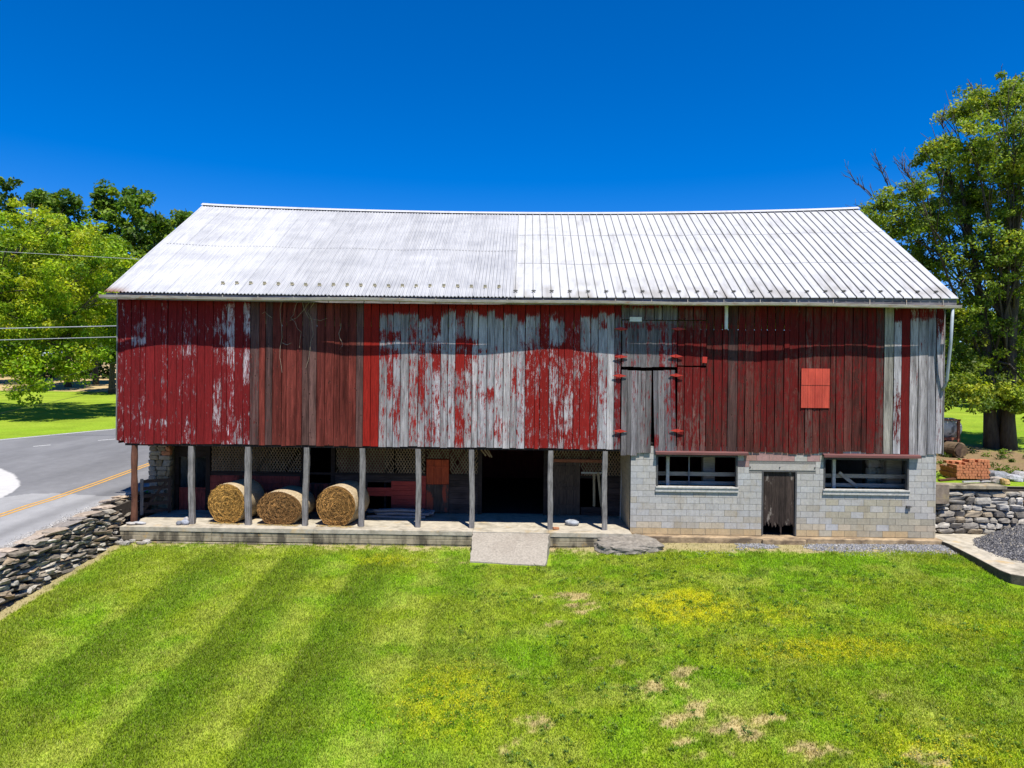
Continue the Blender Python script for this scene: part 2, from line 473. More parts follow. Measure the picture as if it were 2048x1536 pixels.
# ------------------------------------------------------------------ ground, lawn
def lawn_colour(x, y):
    """grass colour over the lawn: mown bands on the left, worn and flowery patches on the right"""
    n1 = fbm(x * .55, y * .55, 3); n2 = fbm(x * 1.8, y * 1.8, 9); n3 = fbm(x * 7, y * 7, 21, 3); n4 = fbm(x * .25 + 9, y * .25, 5)
    w = np.zeros_like(x)
    xx = x + .10 * y * 0 + .18 * (fbm(x * .3, y * .5, 31) - .5)
    for c, a in ((-12.55, .6), (-9.95, .8), (-7.35, 1.0), (-4.95, 1.0), (-2.3, .45)):
        w += a * sst(c - .14, c + .12, xx) * (1 - sst(c + .75, c + 1.7, xx))
    left = 1 - sst(-2.5, .5, x)
    w = w * (.25 + .75 * left) * sst(-.3, -2.2, y)
    base = np.stack([.235 + 0 * x, .31 + 0 * x, .018 + 0 * x], -1)
    pale = np.array([.36, .40, .07]); dark = np.array([.10, .165, .010]); lush = np.array([.17, .315, .010])
    yel = np.array([.42, .42, .012]); tan = np.array([.42, .30, .17])
    def mx(c, k, f): return c * (1 - f[..., None]) + k * f[..., None]
    c = mx(base, lush, sst(.42, .68, n1) * .8)
    c = mx(c, pale, left * .55 * (1 - np.clip(w, 0, 1)) * sst(.3, .7, n2))
    c = mx(c, dark, np.clip(w, 0, 1) * .66)  # mown bands: light off the leaning blades is put into the colour
    fine = .5 + .5 * np.sin((xx + .2) * 2 * np.pi / .62)
    c = c * (1 + .10 * left * (fine - .5) * sst(.35, .6, n2))[..., None]
    right = 1 - left
    n5 = fbm(x * 3.1, y * 3.6, 61)
    c = mx(c, dark, right * sst(.50, .72, n5 * .6 + n2 * .4) * .75)
    c = mx(c, lush * 1.1, right * sst(.52, .7, fbm(x * 2.1, y * 2.4, 66)) * .5)
    c = mx(c, pale, right * sst(.52, .75, fbm(x * 1.1 + 5, y * 1.1, 41)) * .55)
    for (px, py, rx, ry, f) in YEL:
        p = on_lawn(px, py)
        d = ((x - p.x) / rx) ** 2 + ((y - p.y) / ry) ** 2
        c = mx(c, yel, np.clip(1.15 - d, 0, 1) * min(1, f * 1.3) * sst(.3, .6, n3))
    worn = np.zeros_like(x)
    for (px, py, rx, ry, f) in WORN:
        p = on_lawn(px, py)
        d = ((x - p.x) / (rx * 1.25)) ** 2 + ((y - p.y) / (ry * 1.25)) ** 2
        worn = np.maximum(worn, f * np.clip(1.25 - d, 0, 1))
    worn = np.clip(worn, 0, 1)
    wf = sst(.58, .72, worn * .36 + fbm(x * 3.4, y * 4.2, 77, 5) * .66 + .16 * (n3 - .5))
    # earth and trodden edge along the barn
    edge = sst(-1.95, -.5, y + .5 * (fbm(x * 1.2, y * 1.2, 55) - .5)) * pw(x, [(-14, .55), (1, .50), (3, .85), (13.6, .95), (14, 1)])
    edge = np.maximum(edge, .85 * sst(.75, .15, x + 13.15) * sst(-.2, -1, y * 0 - 1))
    ef = sst(.38, .62, edge * (.45 + n3 * 1.1))
    c = mx(c, tan * (.75 + .5 * n3[..., None]), wf * .72)
    c = mx(c, np.array([.33, .26, .15]), ef * .85)
    c = c * 1.12 * (.70 + .60 * n3)[..., None] * (.90 + .2 * n4)[..., None]
    return c, np.clip(np.maximum(wf * .62, ef), 0, 1)
YEL = [(1370, 1215, 1.7, 1.2, .75), (1650, 1300, 2.2, .7, .6), (900, 1400, 1.4, 1.6, .45), (1380, 1190, .7, .6, .5),
       (1900, 1520, 1.5, 1.2, .35), (1560, 1230, 1.0, .8, .3), (760, 1120, 1.2, .6, .35), (1960, 1260, 1.5, .9, .25)]
WORN = [(1130, 1195, .8, .35, 1), (1165, 1215, .5, .4, .9), (1110, 1250, .4, .3, .8), (1390, 1440, .75, .55, 1.1), (1300, 1375, .8, .3, .95),
        (1370, 1345, .4, .3, .8), (1520, 1440, .5, .22, .9), (1640, 1500, .5, .3, .8), (1210, 1330, .5, .5, .7), (1860, 1510, .6, .4, .7),
        (1480, 1470, .4, .25, .8), (1060, 1230, .4, .3, .6), (1070, 1450, .5, .4, .6), (1250, 1480, .5, .35, .7), (1770, 1395, .6, .3, .6),
        (905, 1122, .9, .22, .9), (1100, 1090, .5, .7, .8), (1600, 1180, .5, .2, .6), (1540, 1250, .4, .2, .5), (1180, 1160, .6, .25, .5),
        (820, 1130, .6, .2, .5), (1400, 1500, .6, .35, .8), (1330, 1400, .5, .2, .8), (1000, 1500, .7, .4, .5), (1930, 1450, .6, .5, .5)]

def grid_sheet(name, xs, ys, zf, mat, colf=None, skip=None, lift=0):
    X, Y = np.meshgrid(xs, ys)
    Z = zf(X, Y) + lift
    V = np.stack([X, Y, Z], -1).reshape(-1, 3)
    nx, ny = len(xs), len(ys)
    i = np.arange(nx - 1); j = np.arange(ny - 1)
    I, J = np.meshgrid(i, j)
    a = (J * nx + I).ravel()
    Fa = np.stack([a, a + 1, a + nx + 1, a + nx], -1)
    if skip is not None:
        cx = (X[:-1, :-1] + X[1:, 1:]).ravel() / 2; cy = (Y[:-1, :-1] + Y[1:, 1:]).ravel() / 2
        Fa = Fa[~skip(cx, cy)]
    c = None
    if colf is not None: c = colf(X, Y).reshape(-1, 3)
    return np_mesh(name, V, Fa, mat, None, c, smooth=True)

xs = np.concatenate([np.arange(-13.3, 15.6, .09), np.arange(16, 45, 2.0)])
ys = np.concatenate([np.arange(-46, -13.5, 1.5), np.arange(-13, .16, .09)])
lawn = grid_sheet("lawn", xs, ys, lawn_z, M_lawn, lambda X, Y: lawn_colour(X, Y)[0] * .75)
tag(lawn, kind='structure')

def field_col(X, Y):
    n = fbm(X * .12, Y * .3, 4); n2 = fbm(X * .9, Y * .9, 8)
    g = np.stack([.14 + .11 * n, .25 + .06 * n, .012 + .02 * n], -1)
    g = g * (.60 + .80 * (.5 * n2 + .5 * fbm(X * .35, Y * 1.4, 18)))[..., None]
    tan = np.array([.40, .30, .15]) * (.85 + .3 * n2)[..., None]
    t = sst(46, 48, Y + 1.5 * (fbm(X * .2, Y * .2, 2) - .5)) * (1 - sst(-2, 2, X))
    # grass under the big tree is worn to earth
    e = np.exp(-(((X - 18.5) / 5.5) ** 2 + ((Y - 7.5) / 5) ** 2)) * sst(13, 14, X)
    earth = np.array([.20, .14, .075])
    c = g * (1 - t[..., None]) + tan * t[..., None]
    e = sst(.35, .65, e * (.5 + n2))
    return c * (1 - e[..., None]) + earth * e[..., None]
def field_z(X, Y):
    t = np.clip((X + 13.45) / 26.9, 0, 1)
    return h_left(Y) * (1 - t) + h_right(Y) * t
xs = np.array(sorted(set(list(np.arange(-13.45, -60, -.5)) + list(np.arange(-60, -700, -12.0)) + list(np.arange(-13.45, 13.5, 2.69)) + list(np.arange(13.45, 40, .4)) + list(np.arange(40, 700, 12.0)))))
ys = np.array(sorted(set(list(np.arange(-60, -24, 2.0)) + [-23, 0, 1.0, 13.6, 57, 85] + list(np.arange(-22, 62, .5)) + list(np.arange(62, 140, 2.0)) + list(np.arange(140, 900, 20.0)))))
field = grid_sheet("field", xs, ys, field_z, M_field, field_col,
                   lambda cx, cy: ((np.abs(cx) < 13.4) & (cy < 13.6)) | ((cx > 13.4) & (cy < 1.0)))
tag(field, kind='structure')

# ------------------------------------------------------------------ road
P1, P2 = on_left(0, 879), on_left(225, 858)
def far_x(y): return P1.x + (P2.x - P1.x) * (y - P1.y) / (P2.y - P1.y)
def in_poly(X, Y, poly):
    r = np.zeros(X.shape, bool); n = len(poly)
    for i in range(n):
        x0, y0 = poly[i]; x1, y1 = poly[(i + 1) % n]
        with np.errstate(divide='ignore', invalid='ignore'):
            cnd = ((y0 > Y) != (y1 > Y)) & (X < (x1 - x0) * (Y - y0) / (y1 - y0 + 1e-12) + x0)
        r ^= cnd
    return r
light_poly = [tuple(on_left(*p)[:2]) for p in ((-400, 1090), (-150, 1030), (0, 996), (60, 988), (110, 987), (160, 990), (215, 993), (300, 996), (300, 1040), (180, 1060), (0, 1130), (-300, 1300))]
conc_poly = [tuple(on_left(*p)[:2]) for p in ((-300, 930), (-60, 932), (0, 937), (25, 948), (38, 962), (40, 970), (28, 984), (0, 997), (-300, 1060))]
def road_col(X, Y):
    n = fbm(X * .8, Y * .25, 6); n2 = fbm(X * 5, Y * 5, 12, 3)
    c = np.stack([.112 + .085 * n, .112 + .085 * n, .115 + .085 * n], -1)
    lp = in_poly(X, Y, light_poly); cp = in_poly(X, Y, conc_poly)
    c[lp] = np.array([.255, .253, .25]) * (.86 + .28 * n[lp])[:, None]
    # tyre-darkened tracks
    tr = np.exp(-((X + 14.9 - .05 * Y) / .35) ** 2) + .6 * np.exp(-((X + 16.4 - .02 * Y) / .4) ** 2)
    c = c * (1 - .25 * np.clip(tr, 0, 1))[..., None]
    c[cp] = np.array([.43, .42, .40])
    sh = sst(-14.35, -13.95, X + .3 * (n2 - .5))
    c = c * (1 - sh[..., None]) + np.array([.36, .34, .31]) * sh[..., None]
    return c * (.88 + .24 * n2)[..., None]
ys = np.concatenate([np.arange(-40, -9, 1.0), np.arange(-9, 10, .12), np.arange(10, 16, .3), np.arange(16, 90, 1.0)])
ys = np.array(sorted(set(list(ys) + [0.0, -23.0, 57.0, 85.0])))
nxr = 230
V = []; rows = len(ys)
T = np.concatenate([np.linspace(0, .55, 170), np.linspace(.56, 1, 60)])
Yg = np.repeat(ys[:, None], nxr, 1)
Xg = -13.75 + (far_x(ys)[:, None] + 13.75) * T[None, :]
Zg = h_left(Yg) + .012
i = np.arange(nxr - 1); j = np.arange(rows - 1); I, J = np.meshgrid(i, j); a = (J * nxr + I).ravel()
road = np_mesh("road", np.stack([Xg, Yg, Zg], -1).reshape(-1, 3), np.stack([a, a + nxr, a + nxr + 1, a + 1], -1), M_road, None, road_col(Xg, Yg).reshape(-1, 3), smooth=True)
tag(road, kind='structure')

def ribbon(mb, pts, w, lift=.018):
    """marking laid along ground points, resampled finely so that it follows the road"""
    P = [Vector((p[0], p[1], 0)) for p in pts]
    Q = []
    for a, b in zip(P[:-1], P[1:]):
        n = max(1, int((b - a).length / .4))
        for k in range(n): Q.append(a.lerp(b, k / n))
    Q.append(P[-1])
    vs = []; fs = []
    for i, p in enumerate(Q):
        t = (Q[min(i + 1, len(Q) - 1)] - Q[max(i - 1, 0)]).normalized()
        nrm = Vector((-t.y, t.x, 0))
        for sgn in (-1, 1):
            q = p + nrm * sgn * w / 2
            vs.append((q.x, q.y, float(h_left(q.y)) + lift))
        if i: fs.append((2 * i - 2, 2 * i - 1, 2 * i + 1, 2 * i))
    mb.add(vs, fs)
c0 = [on_left(*p) for p in ((-260, 1095), (-100, 1058), (0, 1032), (100, 1000), (200, 965), (290, 932), (330, 917), (400, 893))]
mb = MB()
for off in (-.11, .11):
    ribbon(mb, [(p.x + off, p.y) for p in c0], .10)
tag(mb.build("road_centre_line", M_yellow), kind='structure')
mb = MB()
ribbon(mb, [on_left(*p) for p in ((66, 893.5), (101, 890.5))], .10)
ribbon(mb, [on_left(*p) for p in ((196, 881.5), (232, 878.5))], .10)
tag(mb.build("road_lane_dashes", M_white), kind='structure')
mb = MB()
ribbon(mb, [(far_x(y) + .35, y) for y in np.arange(-10, 60, 1.0)], .12)
tag(mb.build("road_edge_line", M_white), kind='structure')

# ------------------------------------------------------------------ barn
barn = thing("bank_barn", (0, 0, 0), "weathered red bank barn with long pale metal roof and grey block corner", "barn")
XL, XR = -13.43, 13.40
ZB, ZT = 2.72, 7.55          # bottom and top of the board wall
def U(x): return 1052 + x * 61.5
def Vv(z): return 762 - (z - ZC) * 61.5
def ux(u): return (u - 1052) / 61.5
def vz(v): return ZC - (v - 762) / 61.5

# ---- how much paint is left on the front boards, by wall position in 1/61.5 m units
RED_A = (.175, .014, .015); RED_C = (.25, .016, .011); RED_D = (.24, .016, .013); RED_H = (.130, .012, .011)
GREY = (.31, .295, .30); PALE = (.46, .45, .47); BROWN = (.080, .026, .021); BRGR = (.112, .060, .052); DKGR = (.15, .14, .143)
def zone(u):
    """(paint, wood colour, paint colour, knots)"""
    if u < 496: return 1.02, (.38, .33, .34), RED_A, 0
    if u < 725: return (.05 if u < 600 else -.1), ((.125, .027, .020) if rnd.random() < (.85 if u < 600 else .6) else BRGR), (.15, .026, .022), 1.0
    if u < 757: return 1.5, BROWN, RED_C, .4
    if u < 1050: return .28, GREY, RED_D, .1
    if u < 1195: return .82, GREY, RED_D, .1
    if u < 1230: return .08, GREY, RED_D, .1
    if u < 1353: return .14, DKGR, RED_A, .3
    if u < 1412: return .50, BRGR, RED_H, .7
    if u < 1760: return .42, (BROWN if rnd.random() < .8 else (.085, .046, .040)), RED_H, 1.0
    if u < 1779: return -.8, (.27, .25, .21), RED_H, .2
    if u < 1794: return .12, PALE, RED_H, .1
    if u < 1811: return 1.0, BROWN, RED_H, .4
    return -.05, GREY, RED_H, .1
BLOBS = [  # u, v, ru, rv, delta paint
    (285, 668, 40, 22, -.42), (270, 690, 14, 10, -1.0), (455, 655, 20, 45, -.55), (487, 640, 9, 40, -.9), (395, 660, 60, 22, -.38), (360, 705, 26, 22, -.5), (450, 715, 30, 30, -.25),
    (490, 735, 10, 40, -.9), (475, 880, 14, 40, -.8), (432, 820, 8, 60, -.55), (305, 855, 30, 14, -.45), (270, 830, 14, 30, -.3), (372, 870, 14, 18, -.35), (355, 780, 6, 20, -.4),
    (777, 675, 26, 13, .9), (768, 655, 6, 40, -.3), (780, 712, 26, 14, .7), (777, 760, 8, 40, .8), (797, 820, 9, 60, .55), (845, 760, 9, 60, .75), (877, 720, 10, 30, .7), (935, 685, 20, 12, 1.0),
    (930, 720, 22, 26, .75), (942, 780, 8, 30, .6), (975, 790, 10, 26, .8), (960, 703, 6, 8, .9), (1005, 860, 10, 40, .5), (1030, 760, 8, 40, .6), (925, 860, 14, 50, .4), (905, 800, 10, 40, .25),
    (858, 870, 10, 40, .35), (885, 640, 9, 40, -1.2), (980, 660, 60, 26, -.6), (1020, 655, 8, 12, .9), (810, 640, 40, 14, -.2), (830, 690, 30, 16, .1), (868, 655, 8, 25, .5),
    (1068, 660, 16, 45, -.9), (1085, 800, 10, 60, .2), (1110, 665, 18, 26, -.95), (1128, 700, 22, 14, .5), (1103, 770, 6, 55, -.6), (1138, 820, 12, 45, -.55), (1075, 760, 6, 40, -.5), (1152, 740, 8, 40, -.35), (1180, 660, 26, 40, -1.0),
    (1165, 720, 16, 50, -.2), (1172, 800, 12, 60, .2), (1205, 650, 7, 10, .9), (1210, 760, 7, 18, .7), (1205, 800, 12, 30, .2),
    (1290, 700, 40, 30, .05), (1330, 690, 20, 60, .35), (1345, 800, 10, 60, .5), (1270, 760, 8, 60, .25), (1310, 880, 10, 14, 1.0), (1290, 650, 50, 10, .6), (1240, 800, 8, 120, .9),
    (1375, 690, 40, 40, .5), (1375, 770, 30, 60, .35), (1460, 880, 9, 26, -.6), (1440, 740, 40, 30, .5), (1430, 800, 20, 60, .35), (1520, 730, 40, 30, .3), (1500, 660, 100, 40, .4), (1650, 650, 90, 40, .3), (1480, 860, 60, 30, -.1),
    (1590, 860, 60, 40, -.15), (1700, 870, 50, 50, -.25), (1735, 780, 20, 60, .3), (1785, 820, 6, 60, .7), (1830, 620, 50, 16, 1.4), (1787, 625, 12, 14, 1.2), (1865, 640, 10, 30, .8), (1838, 680, 30, 10, .6), (1822, 740, 5, 40, .5),
    (560, 760, 40, 120, .15), (700, 760, 30, 100, -.12), (505, 780, 12, 120, .45), (545, 700, 12, 60, -.1),
]
BL = np.array(BLOBS)
def paint_at(u, v, base):
    w = np.clip(1.35 - ((u - BL[:, 0]) / BL[:, 2]) ** 2 - ((v - BL[:, 1]) / BL[:, 3]) ** 2, 0, 1)
    return base + .62 * float((w * BL[:, 4]).sum())
def jitter(c, a): 
    k = 1 + rnd.uniform(-a, a); t = rnd.uniform(-.025, .025)
    return tuple(max(0, q * k * (1 + w * t)) for q, w in zip(c, (1, .2, -1)))

def board(mb, x0, x1, z0, z1, y, th=.026, lean=0.0, off=0.0, pieces=None, knot=None):
    um = U((x0 + x1) / 2)
    pb, wc, rc, kn = zone(um)
    wc = jitter(wc, .26); rc = jitter(rc, .14); pb += rnd.gauss(0, .13)
    if um < 496: pb += rnd.choice((0, 0, .12, -.12))
    toplim = 622 + rnd.uniform(-6, 14)
    n = max(6, int((z1 - z0) / .11))
    vs = []; c1 = []; c2 = []; fs = []
    ph = rnd.uniform(0, 6); amp = rnd.uniform(0, .004)
    nick0 = rnd.uniform(-.012, .012)
    for i in range(n + 1):
        z = z0 + (z1 - z0) * i / n
        zz = z + (nick0 if i == 0 else 0)
        dx = lean * (z - z0) + amp * math.sin(z * 1.7 + ph)
        yy = y + off + .006 * math.sin(z * 1.1 + ph)
        v = Vv(z)
        pv = paint_at(um, v, pb)
        if 740 < um < 1240: pv += 1.5 * float(sst(toplim + 14, toplim - 14, v))
        if v < 612: pv += .5
        if v > 885: pv -= .12
        for (xx, yq) in ((x0, yy), (x1, yy), (x1, yy + th), (x0, yy + th)):
            vs.append((xx + dx, yq, zz)); c1.append((*wc, pv)); c2.append((*rc, kn if knot is None else knot))
        if i:
            b = 4 * i - 4
            for k in range(4):
                k2 = (k + 1) % 4
                fs.append((b + k, b + k2, b + 4 + k2, b + 4 + k))
    fs.append((3, 2, 1, 0)); fs.append((4 * n, 4 * n + 1, 4 * n + 2, 4 * n + 3))
    mb.add(vs, fs, c1, c2)

def split(x0, x1, w=(.20, .30), marks=()):
    edges = [x0] + [m for m in marks if x0 < m < x1] + [x1]
    out = []
    for a, b in zip(edges[:-1], edges[1:]):
        n = max(1, round((b - a) / ((w[0] + w[1]) / 2)))
        cuts = [a] + [a + (b - a) * (k + rnd.uniform(-.22, .22)) / n for k in range(1, n)] + [b]
        out += list(zip(cuts[:-1], cuts[1:]))
    return out

marks = [ux(u) for u in (496, 725, 757, 1050, 1195, 1228, 1241, 1353, 1410, 1760, 1779, 1794, 1811)]
D0, D1, D2 = ux(1241), ux(1353), ux(1410)
ZD = vz(638)                      # head of the loft door
mb = MB()
DIPS = {884: 4, 1290: -6}
for (a, b) in split(XL, XR, marks=marks):
    um = U((a + b) / 2)
    zb = ZB + rnd.uniform(-.015, .015)
    if um < 240: zb += .09
    if um > 1235: zb -= .10
    if um > 1412: zb += .05 + rnd.uniform(-.03, .03)
    g = .009 if um < 1240 else .011
    if rnd.random() < .12 and um > 1400: g = .014
    if a >= D0 - .001 and b <= D1 + .001: zb = ZD + .012
    if a >= D1 - .001 and b <= D2 + .001:
        board(mb, a + g, b - g, vz(728), ZD - .01, 0.0, off=rnd.uniform(-.004, .004) - .012)
        board(mb, a + g, b - g, ZD + .012, ZT, 0.0, off=rnd.uniform(-.004, .004))
        board(mb, a + g, b - g, zb, vz(730) - rnd.uniform(0, .03), 0.0, off=rnd.uniform(-.004, .004))
        continue
    tear = (1690 < um < 1712)
    board(mb, a + g, b - g, zb + (.07 if tear else 0), ZT, 0.0, off=rnd.uniform(-.006, .006), lean=rnd.uniform(-.0015, .0015))
siding = mb.build("board_siding", M_board, barn)

# ---- loft door: upper flap and two tall lower leaves, each its own part
mb = MB()
for (a, b) in split(D0 + .02, D1 - .02, (.16, .24)):
    t = (((a + b) / 2 - D0) / (D1 - D0) - .45) * 2
    board(mb, a + .004, b - .004, vz(731.5 - 1.5 * t * t), ZD - .015, -.02, off=rnd.uniform(-.005, .005), knot=.2)
d_up = mb.build("loft_door_flap", M_board, barn)
Dm = ux(1303)
for (xa, xb, ln) in ((D0 + .02, Dm - .02, -.002), (Dm + .10, D1 - .01, .045)):
    mb = MB()
    for (a, b) in split(xa, xb, (.13, .2)):
        t = (((a + b) / 2 - D0) / (D1 - D0) - .45) * 2
        zb = ZB - .14 + rnd.uniform(-.05, .04)
        board(mb, a + .005, b - .005, zb, vz(738.5 - 2.5 * t * t) - rnd.uniform(0, .015), -.02, off=rnd.uniform(-.01, .006), lean=ln * -.6, knot=.2)
    mb.build("loft_door_leaf", M_board, barn)
# red strap hinges (diamond plates)
for (u, v) in ((1240, 656), (1240, 711), (1238, 749), (1240, 859), (1353, 655), (1349, 709), (1350, 747), (1353, 857)):
    m2 = MB(); x, z = ux(u), vz(v); L = .23; hgt = .055; yf, yb = -.075, -.052
    pts = [(x - L, z), (x, z - hgt), (x + L, z - .01), (x, z + hgt)]
    m2.add([(p[0], yf, p[1]) for p in pts] + [(p[0], yb, p[1]) for p in pts], [(0, 1, 2, 3), (7, 6, 5, 4)] + [(k, 4 + k, 4 + (k + 1) % 4, (k + 1) % 4) for k in range(4)])
    m2.tube([(x, yf - .006, z - .05), (x, yf - .006, z + .05)], .016, 8)
    m2.build("strap_hinge", M_hinge, barn)
# broken latch block, white plate, red sheet-metal hatch, drain stub
m2 = MB(); m2.box((ux(1406), -.045, vz(716)), (.15, .03, .2), (0, .06, 0)); m2.build("latch_block", M_hinge, barn)
m2 = MB(); m2.bb(ux(1257), ux(1281), -.036, -.012, vz(641), vz(632)); m2.build("white_plate", M_whitep, barn)
m2 = MB()
hx0, hx1, hz0, hz1, hz2 = ux(1597), ux(1653), vz(809), vz(762), vz(731)
for (za, zb_, yy) in ((hz0, hz1, -.030), (hz1 - .03, hz2, -.040)):
    N = 40; vs = []; fs = []
    for i in range(N + 1):
        x = hx0 + (hx1 - hx0) * i / N
        k = (i % 10) / 10.0
        yy2 = yy - (.014 if k in (.0, .1) else 0) - (.005 if k in (.4, .7) else 0)
        vs += [(x, yy2, za), (x, yy2, zb_), (x, yy + .012, za), (x, yy + .012, zb_)]
        if i:
            b = 4 * i
            fs += [(b - 4, b, b + 1, b - 3), (b - 2, b - 1, b + 3, b + 2), (b - 3, b + 1, b + 3, b - 1), (b - 4, b - 2, b + 2, b)]
    m2.add(vs, fs)
m2.build("hatch_panel", M_redmetal, barn)
m2 = MB(); m2.tube([(ux(1447), -.1, vz(600)), (ux(1447), -.1, vz(655))], .055, 12); m2.build("drain_stub", M_whitep, barn, smooth=False)
# corner boards on both ends
for (a, b, z0) in ((XL - .035, XL - .004, ZB + .1), (XR + .004, XR + .035, ZB - .05)):
    m2 = MB(); m2.bb(a, b, -.02, .12, z0, ZT); m2.build("corner_board", M_post, barn)
# sill beam under the overhang, set behind the boards
m2 = MB(); m2.bb(XL + .25, ux(1246), .04, .28, ZB - .07, ZB + .16); m2.build("sill_beam", M_darkx, barn)

# ---- roof
EAVE_Y, RID_Y, BACK_Y = -.56, 6.35, 13.3
RX0, RX1 = -13.56, 13.52
def eave_z(x): return 7.64 - .075 * np.cos(np.clip((x + 1.8) / 12.0, -1, 1) * math.pi / 2) + .0 * x
def ridge_z(x): return 12.14 - .30 * np.cos(np.clip(x / 13.6, -1, 1) * math.pi / 2) ** .8
def roof_z(x, y):
    t = np.where(y < RID_Y, (y - EAVE_Y) / (RID_Y - EAVE_Y), (BACK_Y - y) / (BACK_Y - RID_Y))
    wob = .018 * np.sin(x * 1.9 + 1.3 * np.sin(y * .7)) * np.sin(np.clip(t, 0, 1) * math.pi)
    return eave_z(x) * (1 - t) + ridge_z(x) * t + wob
XS = ux(1043) - .28    # where the two kinds of sheeting meet (at the eave)
roof = bpy.data.objects.new("roof", None); link(roof, barn)
def roof_sheet(name, xprof, mat, colf):
    xs_ = np.array([p[0] for p in xprof]); hs_ = np.array([p[1] for p in xprof])
    ysr = np.concatenate([np.linspace(EAVE_Y, RID_Y, 26), np.linspace(RID_Y, BACK_Y, 8)[1:]])
    X, Y = np.meshgrid(xs_, ysr)
    Z = roof_z(X, Y) + hs_[None, :]
    # a long dip of the sheet laps
    V = np.stack([X, Y, Z], -1).reshape(-1, 3)
    nx, ny = len(xs_), len(ysr)
    I, J = np.meshgrid(np.arange(nx - 1), np.arange(ny - 1)); a = (J * nx + I).ravel()
    Fa = np.stack([a, a + 1, a + nx + 1, a + nx], -1)
    # the front edge gets a turned-down lip
    e = np.stack([xs_, np.full(nx, EAVE_Y), roof_z(xs_, np.full(nx, EAVE_Y)) + hs_ - .022], -1)
    b = len(V); V = np.concatenate([V, e])
    k = np.arange(nx - 1)
    Fa = np.concatenate([Fa, np.stack([b + k, b + k + 1, k + 1, k], -1)])
    c = colf(X, Y).reshape(-1, 3); c = np.concatenate([c, c[:nx]])
    return np_mesh(name, V, Fa, mat, roof, c)
prof = []
x = RX0; k = 0
while x < XS:
    ph = k % 6
    prof.append((x, [0, 0, .020, .026, .020, 0][ph] + (.014 if (k // 6) % 4 == 0 and ph in (2, 3, 4) else 0)))
    x += .118 / 6; k += 1
prof.append((XS, 0))
def col_l(X, Y):
    n = fbm(X * .5, Y * .7, 61)
    c = np.ones(X.shape + (3,)) * (.94 + .12 * n)[..., None]
    # newer, paler sheets towards the left end; greyer runs in the middle
    c *= (1.10 - .16 * sst(-10.3, -8.5, X))[..., None]
    sh = np.floor((X - RX0) / .472); hz = np.where(Y < 2.9, 0, 1)
    c *= (.94 + .10 * _h(sh.astype(np.int64), hz.astype(np.int64), 5))[..., None]
    ph_ = np.mod((X - RX0) / .118, 1.0)
    c *= (1 - .38 * (np.abs(ph_ - .08) < .1) * sst(.3, .6, fbm(X * .8, Y * .5, 62)))[..., None]
    rust = sst(-.2, -.55, Y) * sst(-12.6, -13.3, X)
    c = c * (1 - rust[..., None]) + np.array([.55, .30, .18]) * rust[..., None]
    return c
sheet_l = roof_sheet("corrugated_sheeting", prof, M_roof_l, col_l)
prof = [(XS + .003, .004)]
seams = []
x = XS + .06
while x < RX1 - .1:
    prof += [(x - .04, .004), (x - .022, .004), (x - .016, .042), (x + .012, .042), (x + .014, .004), (x + .03, .004), (x + .15, .006)]
    seams.append(x); x += .290
prof = [p for p in prof if p[0] < RX1] + [(RX1, .004)]
def col_r(X, Y):
    n = fbm(X * 1.5, Y * .8, 71); n2 = fbm(X * 3, Y * 2.2, 73)
    c = np.ones(X.shape + (3,))
    d = np.clip(sst(1.3, -.5, Y) * sst(.42, .66, n2) * .62 + .35 * sst(.60, .78, fbm(X * 4, Y * 1.5, 74)), 0, 1)
    c *= (.96 + .08 * n)[..., None]
    c = c * (1 - d[..., None]) + np.array([.52, .47, .40]) * d[..., None]
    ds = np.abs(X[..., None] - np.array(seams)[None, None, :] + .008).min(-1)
    shade_grime = (ds < .019) * (.55 + .45 * vnoise(X * 3.4, Y * 1.3, 7))      # seam shadow and dirt painted into the colour as dark lines
    return c * (1 - .72 * shade_grime[..., None])
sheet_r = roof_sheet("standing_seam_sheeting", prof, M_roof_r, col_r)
# laps across the sheets
m2 = MB()
for (xa, xb, yl, dz, n) in ((RX0 + .3, XS, 2.75, .021, 60), (XS + .1, RX1 - .05, 1.75, .010, 60), (XS + .1, RX1 - .05, 4.15, .010, 60)):
    vs = []; fs = []
    for i in range(n + 1):
        x = xa + (xb - xa) * i / n
        y = yl + .05 * math.sin(i * .9) * 0
        z = float(roof_z(x, y)) + dz
        vs += [(x, y, z), (x, y + .02, z + .012)]
        if i: fs.append((2 * i - 2, 2 * i, 2 * i + 1, 2 * i - 1))
    m2.add(vs, fs, (.30, .29, .28))
m2.build("sheet_lap", M_roof_l, roof)
# ridge cap
m2 = MB(); N = 60; vs = []; fs = []
for i in range(N + 1):
    x = RX0 - .01 + (RX1 - RX0 + .02) * i / N; zr = float(ridge_z(x))
    for (dy, dz) in ((-.2, -.055), (-.04, .055), (.04, .055), (.2, -.055)): vs.append((x, RID_Y + dy, zr + dz))
    if i:
        b = 4 * i
        for k in range(3): fs.append((b - 4 + k, b + k, b + k + 1, b - 3 + k))
m2.add(vs, fs, (1, 1, 1)); m2.build("ridge_cap", M_roof_r, roof)
